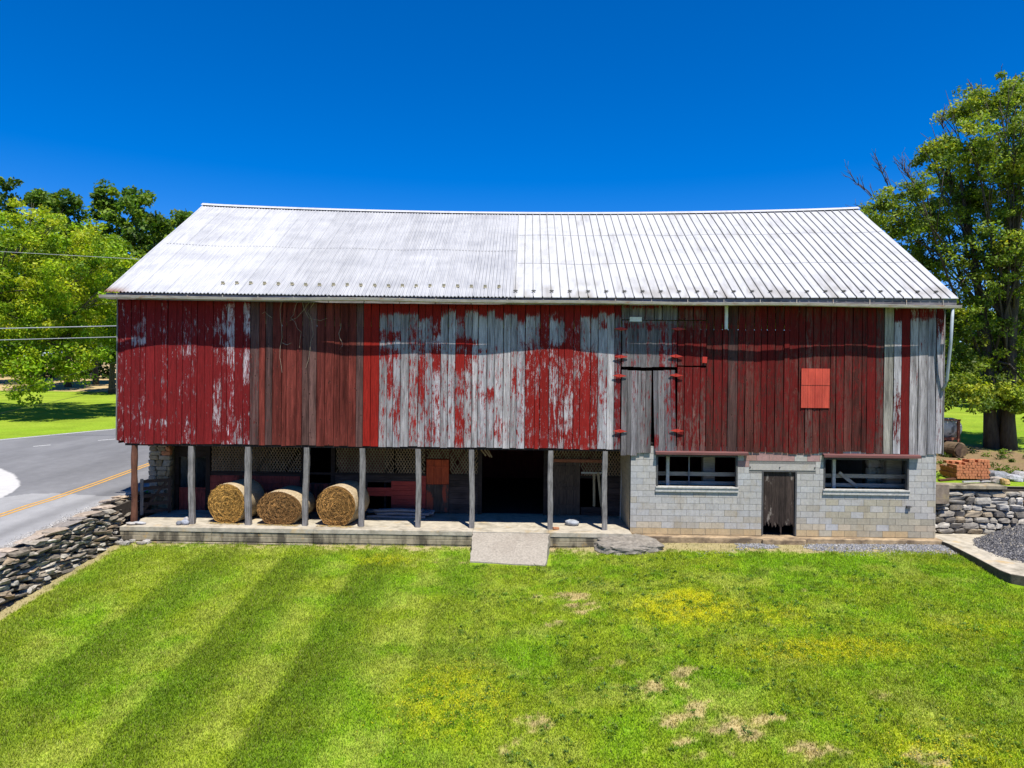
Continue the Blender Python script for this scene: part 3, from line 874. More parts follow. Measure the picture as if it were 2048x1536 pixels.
# snow guards: cream pads on the corrugated half, dark clips on the seams
pad0 = None
for i in range(21):
    x0 = ux(0); px = 446 + i * 27.6
    y = .02 + rnd.uniform(-.02, .02)
    X = at(px, 567, 0).x; z = float(roof_z(X, y)) + .02
    if pad0 is None:
        m2 = MB(); m2.box((0, 0, .012), (.10, .11, .022), (.57, 0, 0)); m2.box((0, -.03, .045), (.10, .014, .07), (.25, 0, 0)); m2.box((0, .0, .03), (.016, .07, .05), (.57, 0, 0))
        pad0 = o = m2.build("snow_guard", surf("snow_guard_cream", (.36, .32, .22), .7, 10, .2, bump=.1), roof)
    else: o = pad0.copy(); COL.objects.link(o)
    o.location = (X, y, z)
clip0 = None
for i, x in enumerate(seams[::2]):
    if x > RX1 - .4: continue
    y = -.28; z = float(roof_z(x, y)) + .03
    if clip0 is None:
        m2 = MB(); m2.box((0, 0, .01), (.05, .08, .04), (.57, 0, 0)); m2.box((0, -.02, .03), (.15, .014, .022)); m2.box((0, -.02, .055), (.11, .012, .012)); m2.box((-.04, 0, .03), (.012, .07, .03), (.57, 0, 0)); m2.box((.04, 0, .03), (.012, .07, .03), (.57, 0, 0))
        clip0 = o = m2.build("snow_guard", surf("snow_guard_dark", (.06, .06, .055), .6, 10, .2, bump=.1), roof)
        o['label'] = "dark seam clip snow guard"
    else: o = clip0.copy(); COL.objects.link(o)
    o.location = (x, y, z)
# fascia, soffit, verge boards
m2 = MB(); N = 40
for i in range(N):
    xa = RX0 + .03 + (RX1 - RX0 - .06) * i / N; xb = RX0 + .03 + (RX1 - RX0 - .06) * (i + 1) / N
    za, zb_ = float(eave_z(xa)), float(eave_z(xb)); yf = EAVE_Y + .05; t = .03; hh = .20
    g = .002 if (i % 5 == 0) else 0
    vs = [(xa + g, yf, za - .035 - hh), (xb, yf, zb_ - .035 - hh), (xb, yf, zb_ - .035), (xa + g, yf, za - .035), (xa + g, yf + t, za - .035 - hh), (xb, yf + t, zb_ - .035 - hh), (xb, yf + t, zb_ - .035), (xa + g, yf + t, za - .035)]
    m2.add(vs, [(0, 1, 2, 3), (5, 4, 7, 6), (0, 4, 5, 1), (3, 2, 6, 7), (0, 3, 7, 4), (1, 5, 6, 2)])
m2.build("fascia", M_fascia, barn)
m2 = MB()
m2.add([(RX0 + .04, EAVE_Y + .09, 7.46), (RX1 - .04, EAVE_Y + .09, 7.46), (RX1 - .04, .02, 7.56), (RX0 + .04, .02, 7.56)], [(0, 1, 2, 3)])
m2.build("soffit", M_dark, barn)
# gutter hung just below and ahead of the eave, sagging a little
gm = MB(); N = 90; vs = []; fs = []
def gut(x):
    t = (x - RX0) / (RX1 - RX0)
    z = 7.455 - .085 * t + .012 * math.sin(x * .9)
    y = EAVE_Y - .045 + .045 * math.sin(x * .55 + .8) + .02 * math.sin(x * 1.45) - .05 * math.exp(-((x + 13.4) / .9) ** 2) + .02 * math.exp(-((x + 10.5) / 1.6) ** 2)
    return y, z
for i in range(N + 1):
    x = RX0 - .06 + (RX1 - RX0 + .14) * i / N
    y, z = gut(x)
    for (dy, dz) in ((-.065, .05), (-.075, .045), (-.06, -.03), (-.03, -.05), (.025, -.05), (.05, -.02), (.05, .05), (.043, .05), (.043, -.015), (.02, -.042), (-.028, -.042), (-.053, -.026)):
        vs.append((x, y + dy, z + dz))
    if i:
        b = 12 * i
        for k in range(12): fs.append((b - 12 + k, b + k, b + (k + 1) % 12, b - 12 + (k + 1) % 12))
gm.add(vs, fs)
gutter = gm.build("gutter", M_gutter, barn)
for i in range(24):
    m2 = MB(); x = RX0 + .4 + i * 1.14; y, z = gut(x)
    m2.bb(x - .012, x + .012, y - .08, y + .06, z + .052, z + .058); m2.bb(x - .012, x + .012, EAVE_Y + .02, EAVE_Y + .047, z + .0, float(eave_z(x)) - .04); m2.bb(x - .012, x + .012, y + .05, EAVE_Y + .03, z + .048, z + .058)
    m2.build("gutter_strap", M_gutter, gutter)
m2 = MB(); x = XR - .05; y, z = gut(x)
m2.tube([(x, y, z - .04), (x + .02, y + .12, vz(680)), (x + .05, -.2, vz(752)), (x + .05, -.14, vz(760)), (x + .03, .0, vz(770))], .045, 12)
m2.build("downspout", M_spout, gutter, smooth=True)
# gable ends, rear wall, loft floor (their outsides face away from the road)
M_gable = wood("gable_wood", (.09, .02, .02), (.22, .05, .045), 'z', 30, 1)
for sx in (XL + .03, XR - .03):
    m2 = MB(); t = .02
    for (ya, yb) in [(q, q + .3) for q in np.arange(.06, 13.0, .3)]:
        def top(y): return float(roof_z(np.array(sx), np.array(y))) - .05
        z0 = ZB if sx < 0 else ZB
        m2.add([(sx - t, ya + .004, z0), (sx + t, ya + .004, z0), (sx + t, yb, z0), (sx - t, yb, z0), (sx - t, ya + .004, top(ya)), (sx + t, ya + .004, top(ya)), (sx + t, yb, top(yb)), (sx - t, yb, top(yb))],
               [(3, 2, 1, 0), (4, 5, 6, 7), (0, 1, 5, 4), (1, 2, 6, 5), (2, 3, 7, 6), (3, 0, 4, 7)])
    m2.build("gable_boards", M_gable, barn)
m2 = MB(); m2.bb(XL + .06, XR - .06, 13.0, 13.06, -.2, 7.6); m2.build("rear_wall", M_gable, barn)
m2 = MB()
m2.bb(XL + .1, XR - .1, .06, 12.98, ZB + .17, ZB + .24)
for x in np.arange(XL + .5, ux(1240), .62): m2.bb(x, x + .14, .29, 12.9, ZB - .06, ZB + .165)
m2.build("loft_floor", M_darkx, barn)
# dry vines hanging down the boards
m2 = MB()
for (u0, v0, pts) in ((560, 605, [(558, 640), (561, 680), (557, 720), (562, 750)]), (592, 606, [(586, 625), (578, 640), (590, 655), (600, 668), (597, 700)]), (628, 604, [(612, 628), (622, 650), (625, 672), (618, 705), (610, 740)]),
                      (600, 604, [(615, 640), (640, 645), (652, 640)]), (540, 640, [(526, 628), (520, 632)]), (680, 650, [(676, 670), (683, 690), (678, 702)]), (562, 690, [(572, 694), (580, 690)]), (618, 606, [(606, 622), (590, 640), (576, 645)])):
    P = [Vector((ux(u0), -.035, vz(v0)))]
    for (u, v) in pts:
        P.append(Vector((ux(u), -.03 - rnd.uniform(0, .03), vz(v))))
    Q = []
    for a, b in zip(P[:-1], P[1:]):
        Q += [a, a.lerp(b, .5) + Vector((rnd.uniform(-.05, .05), 0, 0))]
    Q.append(P[-1])
    m2.tube(Q, [.009 - .005 * i / len(Q) for i in range(len(Q))], 5)
m2.build("vine_stem", M_vine, barn)

# ---- forebay: posts
for i, (px, w) in enumerate(((268, .2), (384, .17), (497, .185), (611, .17), (724, .17), (837, .165), (944, .165), (1100, .165), (1209, .165))):
    b = at(px, 1000, .10); x = b.x
    m2 = MB(); n = 14; lean = rnd.uniform(-.012, .012)
    for k in range(1):
        pts = [(x + lean * z + .012 * math.sin(z * 2 + i), .10 + .006 * math.sin(z * 3 + i), z) for z in np.linspace(.07, ZB - .07, n)]
        vs = []; fs = []
        if i == 0:
            m2.tube(pts, [w / 2 * (1 + .08 * math.sin(q * 1.3)) for q in range(n)], 14)
        else:
            for j, p in enumerate(pts):
                h = w / 2 * (1 + .05 * math.sin(j * 1.7 + i)); c = .82
                for (a, b_) in ((-1, -c), (-c, -1), (c, -1), (1, -c), (1, c), (c, 1), (-c, 1), (-1, c)): vs.append((p[0] + a * h, p[1] + b_ * h, p[2]))
                if j:
                    for q in range(8): fs.append((8 * j - 8 + q, 8 * j - 8 + (q + 1) % 8, 8 * j + (q + 1) % 8, 8 * j + q))
            fs.append(tuple(range(7, -1, -1))); fs.append(tuple(8 * (n - 1) + q for q in range(8)))
            m2.add(vs, fs)
    o = m2.build("porch_post", M_postb if i == 0 else M_post, barn)
    if i == 0: o['label'] = "round brown porch post at the open end"

# ---- forebay back wall
YB = 2.55
def bx(px, py=960): return at(px, py, YB).x
def bz(px, py): return at(px, py, YB).z
ZL = ZB - .06
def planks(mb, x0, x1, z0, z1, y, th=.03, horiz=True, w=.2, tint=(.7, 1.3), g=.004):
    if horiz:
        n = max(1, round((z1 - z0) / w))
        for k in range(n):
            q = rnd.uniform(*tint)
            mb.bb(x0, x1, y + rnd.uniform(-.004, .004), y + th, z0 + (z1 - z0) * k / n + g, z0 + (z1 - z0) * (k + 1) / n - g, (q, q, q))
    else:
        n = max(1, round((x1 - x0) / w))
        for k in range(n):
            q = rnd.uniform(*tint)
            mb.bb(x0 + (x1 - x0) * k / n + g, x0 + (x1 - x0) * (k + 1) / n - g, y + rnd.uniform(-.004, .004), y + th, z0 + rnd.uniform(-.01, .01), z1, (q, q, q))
# stone pier at the road end
pier = MB()
px0, px1 = XL - .12, bx(350)
pier.bb(px0 + .06, px1 - .03, YB - .28, YB + .5, -.1, ZL, (.12, .10, .07))
z = 0
while z < ZL - .05:
    hh = min(rnd.uniform(.14, .26), ZL - z); x = px0
    while x < px1 - .05:
        w = min(rnd.uniform(.22, .5), px1 - x)
        c = jitter(rnd.choice(((.26, .20, .12), (.23, .20, .155), (.28, .235, .17), (.20, .15, .085))), .2)
        if z > 1.9 and x > px0 + .4: c = jitter((.33, .14, .07), .2)
        pier.stone((x + w / 2, YB - .27 + rnd.uniform(-.02, .02), z + hh / 2), (w * 1.0, .22, hh * 1.02), (0, 0, 0), c, .35, .05)
        x += w
    yy = YB
    while yy < YB + .4:
        pier.stone((px0 + .06, yy + .1, z + hh / 2), (.2, .3, hh), (0, 0, 0), jitter((.32, .29, .23), .2), .35, .05); yy += .28
    z += hh
pier.build("stone_pier", M_stone2, barn)
# boarding between the openings
m2 = MB()
zlat = bz(700, 947)       # foot of the lattice band
m2.bb(bx(350), bx(358), YB - .04, YB + .1, 0, ZL)                # door posts
m2.bb(bx(412), bx(421), YB - .05, YB + .1, 0, ZL)
m2.bb(bx(350), bx(421), YB - .02, YB + .08, bz(380, 914), ZL)
planks(m2, bx(421), bx(610), .0, zlat, YB, w=.22)
planks(m2, bx(610), bx(662), .0, bz(636, 966), YB, w=.2, horiz=False)
planks(m2, bx(662), bx(735), .0, zlat, YB, w=.22)
planks(m2, bx(735), bx(852), bz(790, 965), zlat, YB, w=.2)
planks(m2, bx(898), bx(963), .0, zlat, YB, w=.2)
planks(m2, bx(1088), bx(1106), .0, ZL, YB, w=.2)
planks(m2, bx(1205), bx(1248), .0, zlat, YB, w=.2)
planks(m2, bx(1162), bx(1205), .0, bz(1180, 1014), YB, w=.16)
m2.bb(bx(662), bx(670), YB - .04, YB + .02, .6, ZL); m2.bb(bx(603), bx(610), YB - .04, YB + .02, 0, ZL)
m2.bb(bx(956), bx(964), YB - .06, YB + .15, 0, ZL); m2.bb(bx(1087), bx(1094), YB - .06, YB + .15, 0, ZL)
m2.bb(bx(421), bx(956), YB - .03, YB + .05, ZL - .1, ZL)
m2.bb(bx(1094), bx(1248), YB - .03, YB + .05, ZL - .1, ZL)
for (a, b) in ((421, 852), (898, 956), (1094, 1248)):
    m2.bb(bx(a), bx(b), YB - .035, YB - .003, zlat - .05, zlat + .03)
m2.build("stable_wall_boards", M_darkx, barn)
# red painted boarding
m2 = MB()
planks(m2, bx(421), bx(600), .55, zlat - .12, YB - .035, w=.25)
planks(m2, bx(600), bx(660), .0, bz(636, 966) - .02, YB - .03, w=.13, horiz=False)
m2.build("dull_red_boards", M_redwood, barn)
m2 = MB()
q0, q1 = bz(790, 1018), bz(790, 975)
planks(m2, bx(735), bx(783), bz(760, 992), q1, YB - .03, w=.14)
planks(m2, bx(783), bx(832), q0, bz(800, 962), YB - .035, w=.17)
planks(m2, bx(832), bx(852), q0, bz(840, 950), YB - .03, w=.17)
M_red2 = wood("stable_red_paint", (.26, .035, .026), (.42, .065, .05), 'x', 40, 3, bump=.2)
m2.build("red_boards", M_red2, barn)
# stable doors
m2 = MB(); planks(m2, bx(358), bx(412), .02, bz(385, 975), YB + .02, w=.16, horiz=False); m2.bb(bx(360), bx(410), YB - .015, YB + .018, bz(385, 985), bz(385, 979)); m2.build("stable_door", M_redwood, barn)
m2 = MB(); planks(m2, bx(853), bx(898), bz(875, 968), bz(875, 919), YB - .05, w=.24, horiz=False); m2.bb(bx(855), bx(896), YB - .075, YB - .052, bz(875, 935), bz(875, 932)); m2.build("orange_door_top", M_orange, barn)
m2 = MB(); planks(m2, bx(853), bx(898), .12, bz(875, 969), YB - .05, w=.24, horiz=False); m2.build("worn_door_bottom", wood("worn_door", (.025, .017, .014), (.10, .075, .06), 'z', 50, 2, spot=((.34, .06, .03), 2.5, .56, .62, .8)), barn)
sd = MB(); planks(sd, bx(1106), bx(1160), .08, bz(1130, 925), YB - .06, w=.22, horiz=False)
for zz in (.35, 1.0, 1.75): sd.bb(bx(1108), bx(1158), YB - .085, YB - .063, zz, zz + .12)
sd.bar((bx(1110), YB - .075, 1.05), (bx(1156), YB - .075, 1.7), .1, .02)
sd.build("sliding_door", wood("bleached_door", (.025, .018, .014), (.11, .08, .06), 'z', 50, 2, spot=((.42, .40, .37), 2.6, .60, .68, .7)), barn)
m2 = MB(); m2.bb(bx(1104), bx(1205), YB - .09, YB - .06, bz(1130, 924), bz(1130, 918)); m2.build("door_track", M_rust, barn)
# lattice panels
def lattice(x0, x1, z0, z1, y, step=.105):
    m = MB(); w = .026; hgt = z1 - z0
    for sgn, yo in ((1, 0), (-1, .011)):
        xk = x0 - hgt
        while xk < x1 + hgt:
            # slat from (xk, z0) rising to (xk + sgn*hgt*.62, z1), trimmed to the panel
            xa, za, xb, zb_ = xk, z0, xk + sgn * hgt * .62, z1
            def cut(xa, za, xb, zb_):
                for lim, side in ((x0, -1), (x1, 1)):
                    if side * (xa - lim) > 0 and side * (xb - lim) > 0: return None
                    if side * (xa - lim) > 0:
                        t = (lim - xa) / (xb - xa); xa, za = lim, za + (zb_ - za) * t
                    elif side * (xb - lim) > 0:
                        t = (lim - xa) / (xb - xa); xb, zb_ = lim, za + (zb_ - za) * t
                return xa, za, xb, zb_
            r = cut(xa, za, xb, zb_)
            if r and abs(r[3] - r[1]) > .03 and rnd.random() > .06:
                m.bar((r[0], y + yo, r[1]), (r[2], y + yo, r[3]), w, .009)
            xk += step
    return m
for (a, b) in ((423, 500), (502, 602), (672, 722), (724, 788), (790, 850), (900, 956), (1096, 1160), (1162, 1246)):
    lattice(bx(a), bx(b), zlat + .03, ZL - .1, YB - .005).build("lattice_panel", M_lath, barn)
lattice(bx(853), bx(898), bz(875, 917), ZL - .1, YB - .005).build("lattice_panel", M_lath, barn)
# interior floor, cross walls
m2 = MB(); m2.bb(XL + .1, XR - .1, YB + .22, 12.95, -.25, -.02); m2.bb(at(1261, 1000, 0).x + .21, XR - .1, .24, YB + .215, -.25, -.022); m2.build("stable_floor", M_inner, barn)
m2 = MB()
for x in (-9.5, -5.2, -2.2, 1.2, 3.55): planks(m2, x, x + .08, 0, ZB - .1, YB + .5, th=9.5, w=.3)
m2.build("stall_partition", M_darkx, barn)
m2 = MB(); m2.bb(XL + .0, XL + .35, YB + .51, 12.95, -.2, ZB); m2.build("end_foundation", M_stone2, barn)

# ---- grey block corner
BX0, BX1 = at(1261, 1000, 0).x, at(1873, 1000, 0).x
YF = .035
CH = .2015
wins = [(at(1313, 940, 0).x, at(1476, 940, 0).x, at(1400, 977, 0).z, at(1400, 911, 0).z), (at(1648, 950, 0).x, at(1819, 950, 0).x, at(1733, 983, 0).z, at(1733, 917, 0).z)]
dr = (at(1524, 1000, 0).x, at(1594, 1000, 0).x, -.02, at(1560, 941, 0).z)
lint = (at(1499, 935, 0).x, at(1632, 935, 0).x, dr[3], dr[3] + CH)
holes = wins + [dr, lint]
ZTOP = ZB + .12
m2 = MB()
k = 0; z = -.02
while z < ZTOP - .02:
    z1 = min(z + CH, ZTOP)
    x = BX0 - (.203 if k % 2 else 0) - (0 if k % 3 else .0)
    while x < BX1 - .01:
        xe = x + .406
        segs = [(max(x, BX0), min(xe, BX1))]
        for (hx0_, hx1_, hz0_, hz1_) in holes:
            if z1 > hz0_ + .05 and z < hz1_ - .05:
                ns = []
                for (a, b) in segs:
                    if b <= hx0_ or a >= hx1_: ns.append((a, b)); continue
                    if a < hx0_: ns.append((a, hx0_))
                    if b > hx1_: ns.append((hx1_, b))
                segs = ns
        for (a, b) in segs:
            if b - a < .03: continue
            za, zb_ = z, z1
            for (hx0_, hx1_, hz0_, hz1_) in holes:   # trim courses that run a little into an opening
                if b > hx0_ + .01 and a < hx1_ - .01:
                    if za < hz1_ < zb_ and hz1_ - za <= .05 + 1e-6: za = hz1_
                    if za < hz0_ < zb_ and zb_ - hz0_ <= .05 + 1e-6: zb_ = hz0_
            t = rnd.random()
            c = (.365, .352, .328) if t < .78 else ((.36, .355, .345) if t < .92 else (.335, .31, .265))
            c = jitter(c, .065)
            if k == 0: c = jitter((.40, .30, .17), .1)
            if k == 1 and rnd.random() < .5: c = jitter((.39, .335, .25), .1)
            uu = U((a + b) / 2)
            if uu > 1640 and k < 6 and rnd.random() < .5: c = jitter((.33, .30, .23), .12)
            if k >= 11 and 1480 < uu < 1625 and rnd.random() < .75: c = tuple(q * w for q, w in zip(c, (.9, .55, .52)))
            g = .005
            yj = YF + rnd.uniform(-.002, .002)
            m2.bb(a + g, b - g, yj, YF + .19, za + g, zb_ - g, c)
        x = xe
    z += CH; k += 1
# return wall along the porch
z = -.02; k = 0
while z < ZTOP - .05:
    y = YF + .20 - (.2 if k % 2 else 0)
    while y < YB + .1:
        ya, yb = max(y, YF + .197), min(y + .406, YB + .1)
        if yb - ya > .03: m2.bb(BX0, BX0 + .19, ya + .003, yb - .003, z + .0035, min(z + CH, ZB - .05) - .0035, jitter((.40, .34, .24), .1))
        y += .406
    z += CH; k += 1
blockwall = m2.build("block_wall", M_block, barn)
m2 = MB()
def solid(x0, x1, z0, z1):
    m2.bb(x0, x1, YF + .008, YF + .18, z0, z1)
ed = sorted(set([BX0 + .01, BX1 - .01] + [h[0] for h in wins + [dr]] + [h[1] for h in wins + [dr]]))
for a, b in zip(ed[:-1], ed[1:]):
    mid = (a + b) / 2; hit = [h for h in wins + [dr] if h[0] < mid < h[1]]
    if not hit: solid(a - .005, b + .005, -.015, ZTOP - .01)
    else:
        solid(a + .006, b - .006, hit[0][3] + .006, ZTOP - .01)
        if hit[0][2] > .1: solid(a + .006, b - .006, -.015, hit[0][2] - .006)
m2.bb(BX0 + .012, BX0 + .18, YF + .2, YB + .08, -.015, ZB - .06)
m2.build("mortar_bed", M_mortar, barn)
m2 = MB(); m2.bb(lint[0] + .004, lint[1] - .004, YF - .006, YF + .19, lint[2] + .004, lint[3] - .004, (.36, .335, .30))
for u in (1501, 1560, 1630): m2.tube([(at(u, 934, 0).x, YF - .03, lint[2] + .1), (at(u, 934, 0).x, YF + .01, lint[2] + .1)], .018, 8, (.06, .05, .05))
m2.build("door_lintel", M_block, barn)
for (x0, x1, z0, z1) in wins:
    fr = MB(); t = .05
    for (a, b, c, d) in ((x0 + .004, x0 + t, z0 + .05, z1 - .004), (x1 - t, x1 - .004, z0 + .05, z1 - .004), (x0 + t, x1 - t, z1 - t, z1 - .004)):
        fr.bb(a, b, YF - .012, YF + .12, c, d, (.1, .1, .1))
    win = fr.build("window_frame", M_frd, barn)
    s = MB(); s.bb(x0 - .02, x1 + .02, YF - .075, YF + .16, z0 + .004, z0 + .05); s.build("sill", M_frame, win)
    s = MB(); s.bb(x0 - .03, x1 + .02, YF - .05, YF - .006, z0 - .115, z0 - .002); s.build("sill_course", M_frame, win)
    s = MB(); xf0, xf1 = x0 - .05, x1 + .3
    zz = z1 + .03
    s.add([(xf0, YF - .16, zz), (xf1, YF - .16, zz), (xf1, YF - .16, zz + .075), (xf0, YF - .16, zz + .075), (xf0, YF - .005, zz + .05), (xf1, YF - .005, zz + .05), (xf1, YF - .005, zz + .12), (xf0, YF - .005, zz + .12)],
          [(0, 1, 2, 3), (5, 4, 7, 6), (0, 4, 5, 1), (3, 2, 6, 7), (0, 3, 7, 4), (1, 5, 6, 2)])
    s.build("window_flap", M_flap, win)
# narrow ragged door of dark boards
fr = MB()
for (a, b) in ((dr[0] + .003, dr[0] + .05), (dr[1] - .05, dr[1] - .003)): fr.bb(a, b, YF - .01, YF + .15, dr[2] + .02, dr[3] - .004)
fr.bb(dr[0] + .05, dr[1] - .05, YF - .01, YF + .15, dr[3] - .05, dr[3] - .004)
o = fr.build("door_frame", M_frd, barn)
s = MB(); n = 18
for i in range(n):
    xa = dr[0] + .055 + (dr[1] - dr[0] - .11) * i / n; xb = dr[0] + .055 + (dr[1] - dr[0] - .11) * (i + 1) / n
    zlo = .30 + rnd.uniform(-.07, .08) + (.05 if i in (8, 9, 13) else 0)
    if i == 10: zlo = .02
    if i in (9, 11): zlo = .26
    xm = (xa + xb) / 2
    y0_ = YF + .05 + rnd.uniform(0, .006)
    vs = [(xa + .002, y0_, zlo + .11), (xm, y0_, zlo), (xb - .002, y0_, zlo + .05), (xb - .002, y0_, dr[3] - .06), (xa + .002, y0_, dr[3] - .06)]
    vs += [(v[0], YF + .08, v[2]) for v in vs]
    q = rnd.uniform(.7, 1.3); 
    s.add(vs, [(0, 1, 2, 3, 4), (9, 8, 7, 6, 5)] + [(k_, 5 + k_, 5 + (k_ + 1) % 5, (k_ + 1) % 5) for k_ in range(5)], (q, q, q))
s.build("ragged_door", wood("ragged_door_wood", (.010, .007, .006), (.062, .044, .036), 'z', 55, 2, vcol=True, spot=((.30, .26, .22), 6, .60, .68, .6)), barn)
# inside the block corner: rails, posts and a stone wall
m2 = MB()
m2.bb(BX0 + .9, BX1 - .4, .7, .76, 1.80, 1.93); m2.bb(BX0 + .9, BX1 - .4, .7, .76, 1.50, 1.62)
m2.bb(at(1405, 950, 1.2).x, at(1428, 950, 1.2).x, 1.1, 1.35, 0, ZB, (1.9, 1.6, 1.3)); m2.bb(at(1770, 950, 1.2).x, at(1800, 950, 1.2).x, 1.1, 1.3, 0, ZB, (2.4, 2.2, 1.7))
m2.bar((at(1678, 960, .65).x, .66, 1.98), (at(1716, 960, .65).x, .66, 1.5), .11, .03)
m2.build("stall_rail", wood("stall_wood", (.18, .15, .12), (.46, .40, .32), "x", 50, 2, vcol=False), barn)
for px in (1335, 1667):
    m2 = MB(); x = at(px, 950, .45).x; m2.bb(x - .05, x + .05, .4, .5, 0, ZB); m2.build("white_prop", M_frame, barn)
m2 = MB(); m2.bb(at(1378, 950, .6).x - .02, at(1378, 950, .6).x + .02, .6, .64, 0, ZB); m2.build("steel_prop", M_pipe, barn)
m2 = MB(); z = 0
xa, xb = at(1735, 950, 1.9).x, at(1830, 950, 1.9).x
m2.bb(xa + .05, xb, 2.0, 2.4, 0, ZB, (.1, .09, .07))
while z < ZB - .1:
    hh = rnd.uniform(.18, .3); x = xa
    while x < xb:
        w = rnd.uniform(.3, .6); m2.stone((x + w / 2, 1.98, z + hh / 2), (w, .25, hh), (0, 0, 0), jitter((.50, .47, .38), .15), .4, .06); x += w
    z += hh
m2.build("inner_stone_wall", M_stone2, barn)
m2 = MB(); m2.bb(BX1 - .24, BX1 - .02, YF + .2, 12.9, -.1, ZB); m2.build("end_wall", M_block, barn)
# little things fixed on the block wall
m2 = MB(); x, z = at(1816, 1016, 0).x, at(1816, 1014, 0).z
m2.box((x, YF - .04, z), (.1, .08, .08), None, (.05, .05, .05)); m2.tube([(x - .06, YF - .03, z), (x + .1, YF - .05, z + .01)], .022, 8, (.05, .05, .05)); m2.build("water_tap", M_frd, barn)

# ------------------------------------------------------------------ concrete
plat = thing("concrete_platform", (0, 0, 0), "long stained concrete porch platform under the barn overhang", "platform")
PZ = .08
PX0, PX1 = at(241, 1060, -.4).x, BX0 - .01
m2 = MB()
cuts = [PX0, at(423, 1060, -.45).x, at(627, 1060, -.45).x, at(945, 1060, -.45).x, at(1098, 1060, -.45).x, PX1]
for a, b in zip(cuts[:-1], cuts[1:]): m2.bb(a + .002, b - .002, -.46, YB + .2, -.06, PZ)
m2.build("slab", M_conc, plat, bevel=.008)
m2 = MB()
for i, (a, b) in enumerate(zip(cuts[:-1], cuts[1:])):
    o_ = .006 * (i % 2)
    m2.bb(a + .004, b - .004, -.442 + o_, 1.0, -.20, -.065)
    m2.bb(a + .006, b - .003, -.452 - o_, 1.0, -.36, -.206)
m2.bb(PX0 + .4, cuts[2], -.53, 1, -.9, -.385)
m2.bb(cuts[2] + .01, PX1, -.435, 1, -.9, -.367)
m2.build("front_face", M_concd, plat, bevel=.012)
foot = MB(); foot.bb(PX1 + .02, BX1 + .12, -.30, .5, -.5, -.03); foot.bb(dr[0] - .1, dr[1] + .15, -.42, -.31, -.5, -.05)
tag(foot.build("wall_footing", surf("footing_concrete", (.34, .25, .15), .9, 6, .35, bump=.5, bdist=.012, bscale=45, spot=((.09, .065, .045), 2.5, .46, .62, (.6, 1, 1), .85)), None, bevel=.02), "narrow concrete ledge along the foot of the grey block wall", "footing")

# ramp
rp = MB(); nx_, ny_ = 22, 18
tl, tr_ = at(945, 1062, -.46).x, at(1099, 1062, -.46).x
pe = on_lawn(941, 1125); pf = on_lawn(1091, 1133)
vs = []; fs = []
for j in range(ny_ + 1):
    t = j / ny_
    for i in range(nx_ + 1):
        s_ = i / nx_
        xa = tl + (pe.x - tl) * t; xb = tr_ + (pf.x - tr_) * t
        ya = -.47 + (pe.y + .47) * t; yb = -.47 + (pf.y + .47) * t
        x = xa + (xb - xa) * s_; y = ya + (yb - ya) * s_
        edge = (.05 * (vnoise(np.array(s_ * 9), np.array(t * 9), 3) - .5)) if (i in (0, nx_) or j == ny_) else 0
        zend = float(lawn_z(x, y)) + .035
        z = (PZ - .03) * (1 - t) + zend * t + .02 * math.sin(t * math.pi) + .012 * (float(vnoise(x * 2, y * 2, 4)) - .5)
        vs.append((x + (edge if i in (0, nx_) else 0), y + (edge if j == ny_ else 0), z))
for j in range(ny_):
    for i in range(nx_):
        a = j * (nx_ + 1) + i; fs.append((a, a + nx_ + 1, a + nx_ + 2, a + 1))
bd = [i for i in range(nx_ + 1)][::-1]
ring = [j * (nx_ + 1) for j in range(ny_ + 1)] + [ny_ * (nx_ + 1) + i for i in range(1, nx_ + 1)] + [j * (nx_ + 1) + nx_ for j in range(ny_ - 1, -1, -1)]
nb = len(vs); vs += [(vs[i][0] + (.03 if vs[i][0] > 0 else 0), vs[i][1], vs[i][2] - .35) for i in ring]
for q in range(len(ring) - 1): fs.append((ring[q], nb + q, nb + q + 1, ring[q + 1])[::-1])
rp.add(vs, fs)
tag(rp.build("concrete_ramp", M_ramp), "worn concrete ramp sloping from the platform down to the lawn", "ramp")

# apron on the right with a raised edge
A = Vector((13.25, -.62, 0)); B = on(2030, 1156, lambda x, y: -.12 + 0 * x)
ap = MB()
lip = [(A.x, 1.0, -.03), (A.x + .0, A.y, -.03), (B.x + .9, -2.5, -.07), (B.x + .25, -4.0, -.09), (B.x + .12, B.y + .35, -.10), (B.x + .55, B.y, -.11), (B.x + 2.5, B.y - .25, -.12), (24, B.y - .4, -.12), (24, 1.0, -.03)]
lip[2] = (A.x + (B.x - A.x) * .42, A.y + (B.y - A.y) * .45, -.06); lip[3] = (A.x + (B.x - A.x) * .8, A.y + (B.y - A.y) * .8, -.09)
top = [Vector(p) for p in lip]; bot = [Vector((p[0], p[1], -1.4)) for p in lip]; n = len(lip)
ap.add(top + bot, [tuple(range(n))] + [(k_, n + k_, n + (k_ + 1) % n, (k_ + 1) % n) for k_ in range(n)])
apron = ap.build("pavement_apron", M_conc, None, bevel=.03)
apron.data.materials.append(surf("apron_side_concrete", (.075, .068, .05), .95, 6, .5, bump=.6, bdist=.015, bscale=30))
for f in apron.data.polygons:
    if abs(f.normal.z) < .5: f.material_index = 1  # upright sides take the darker concrete
tag(apron, kind='structure')

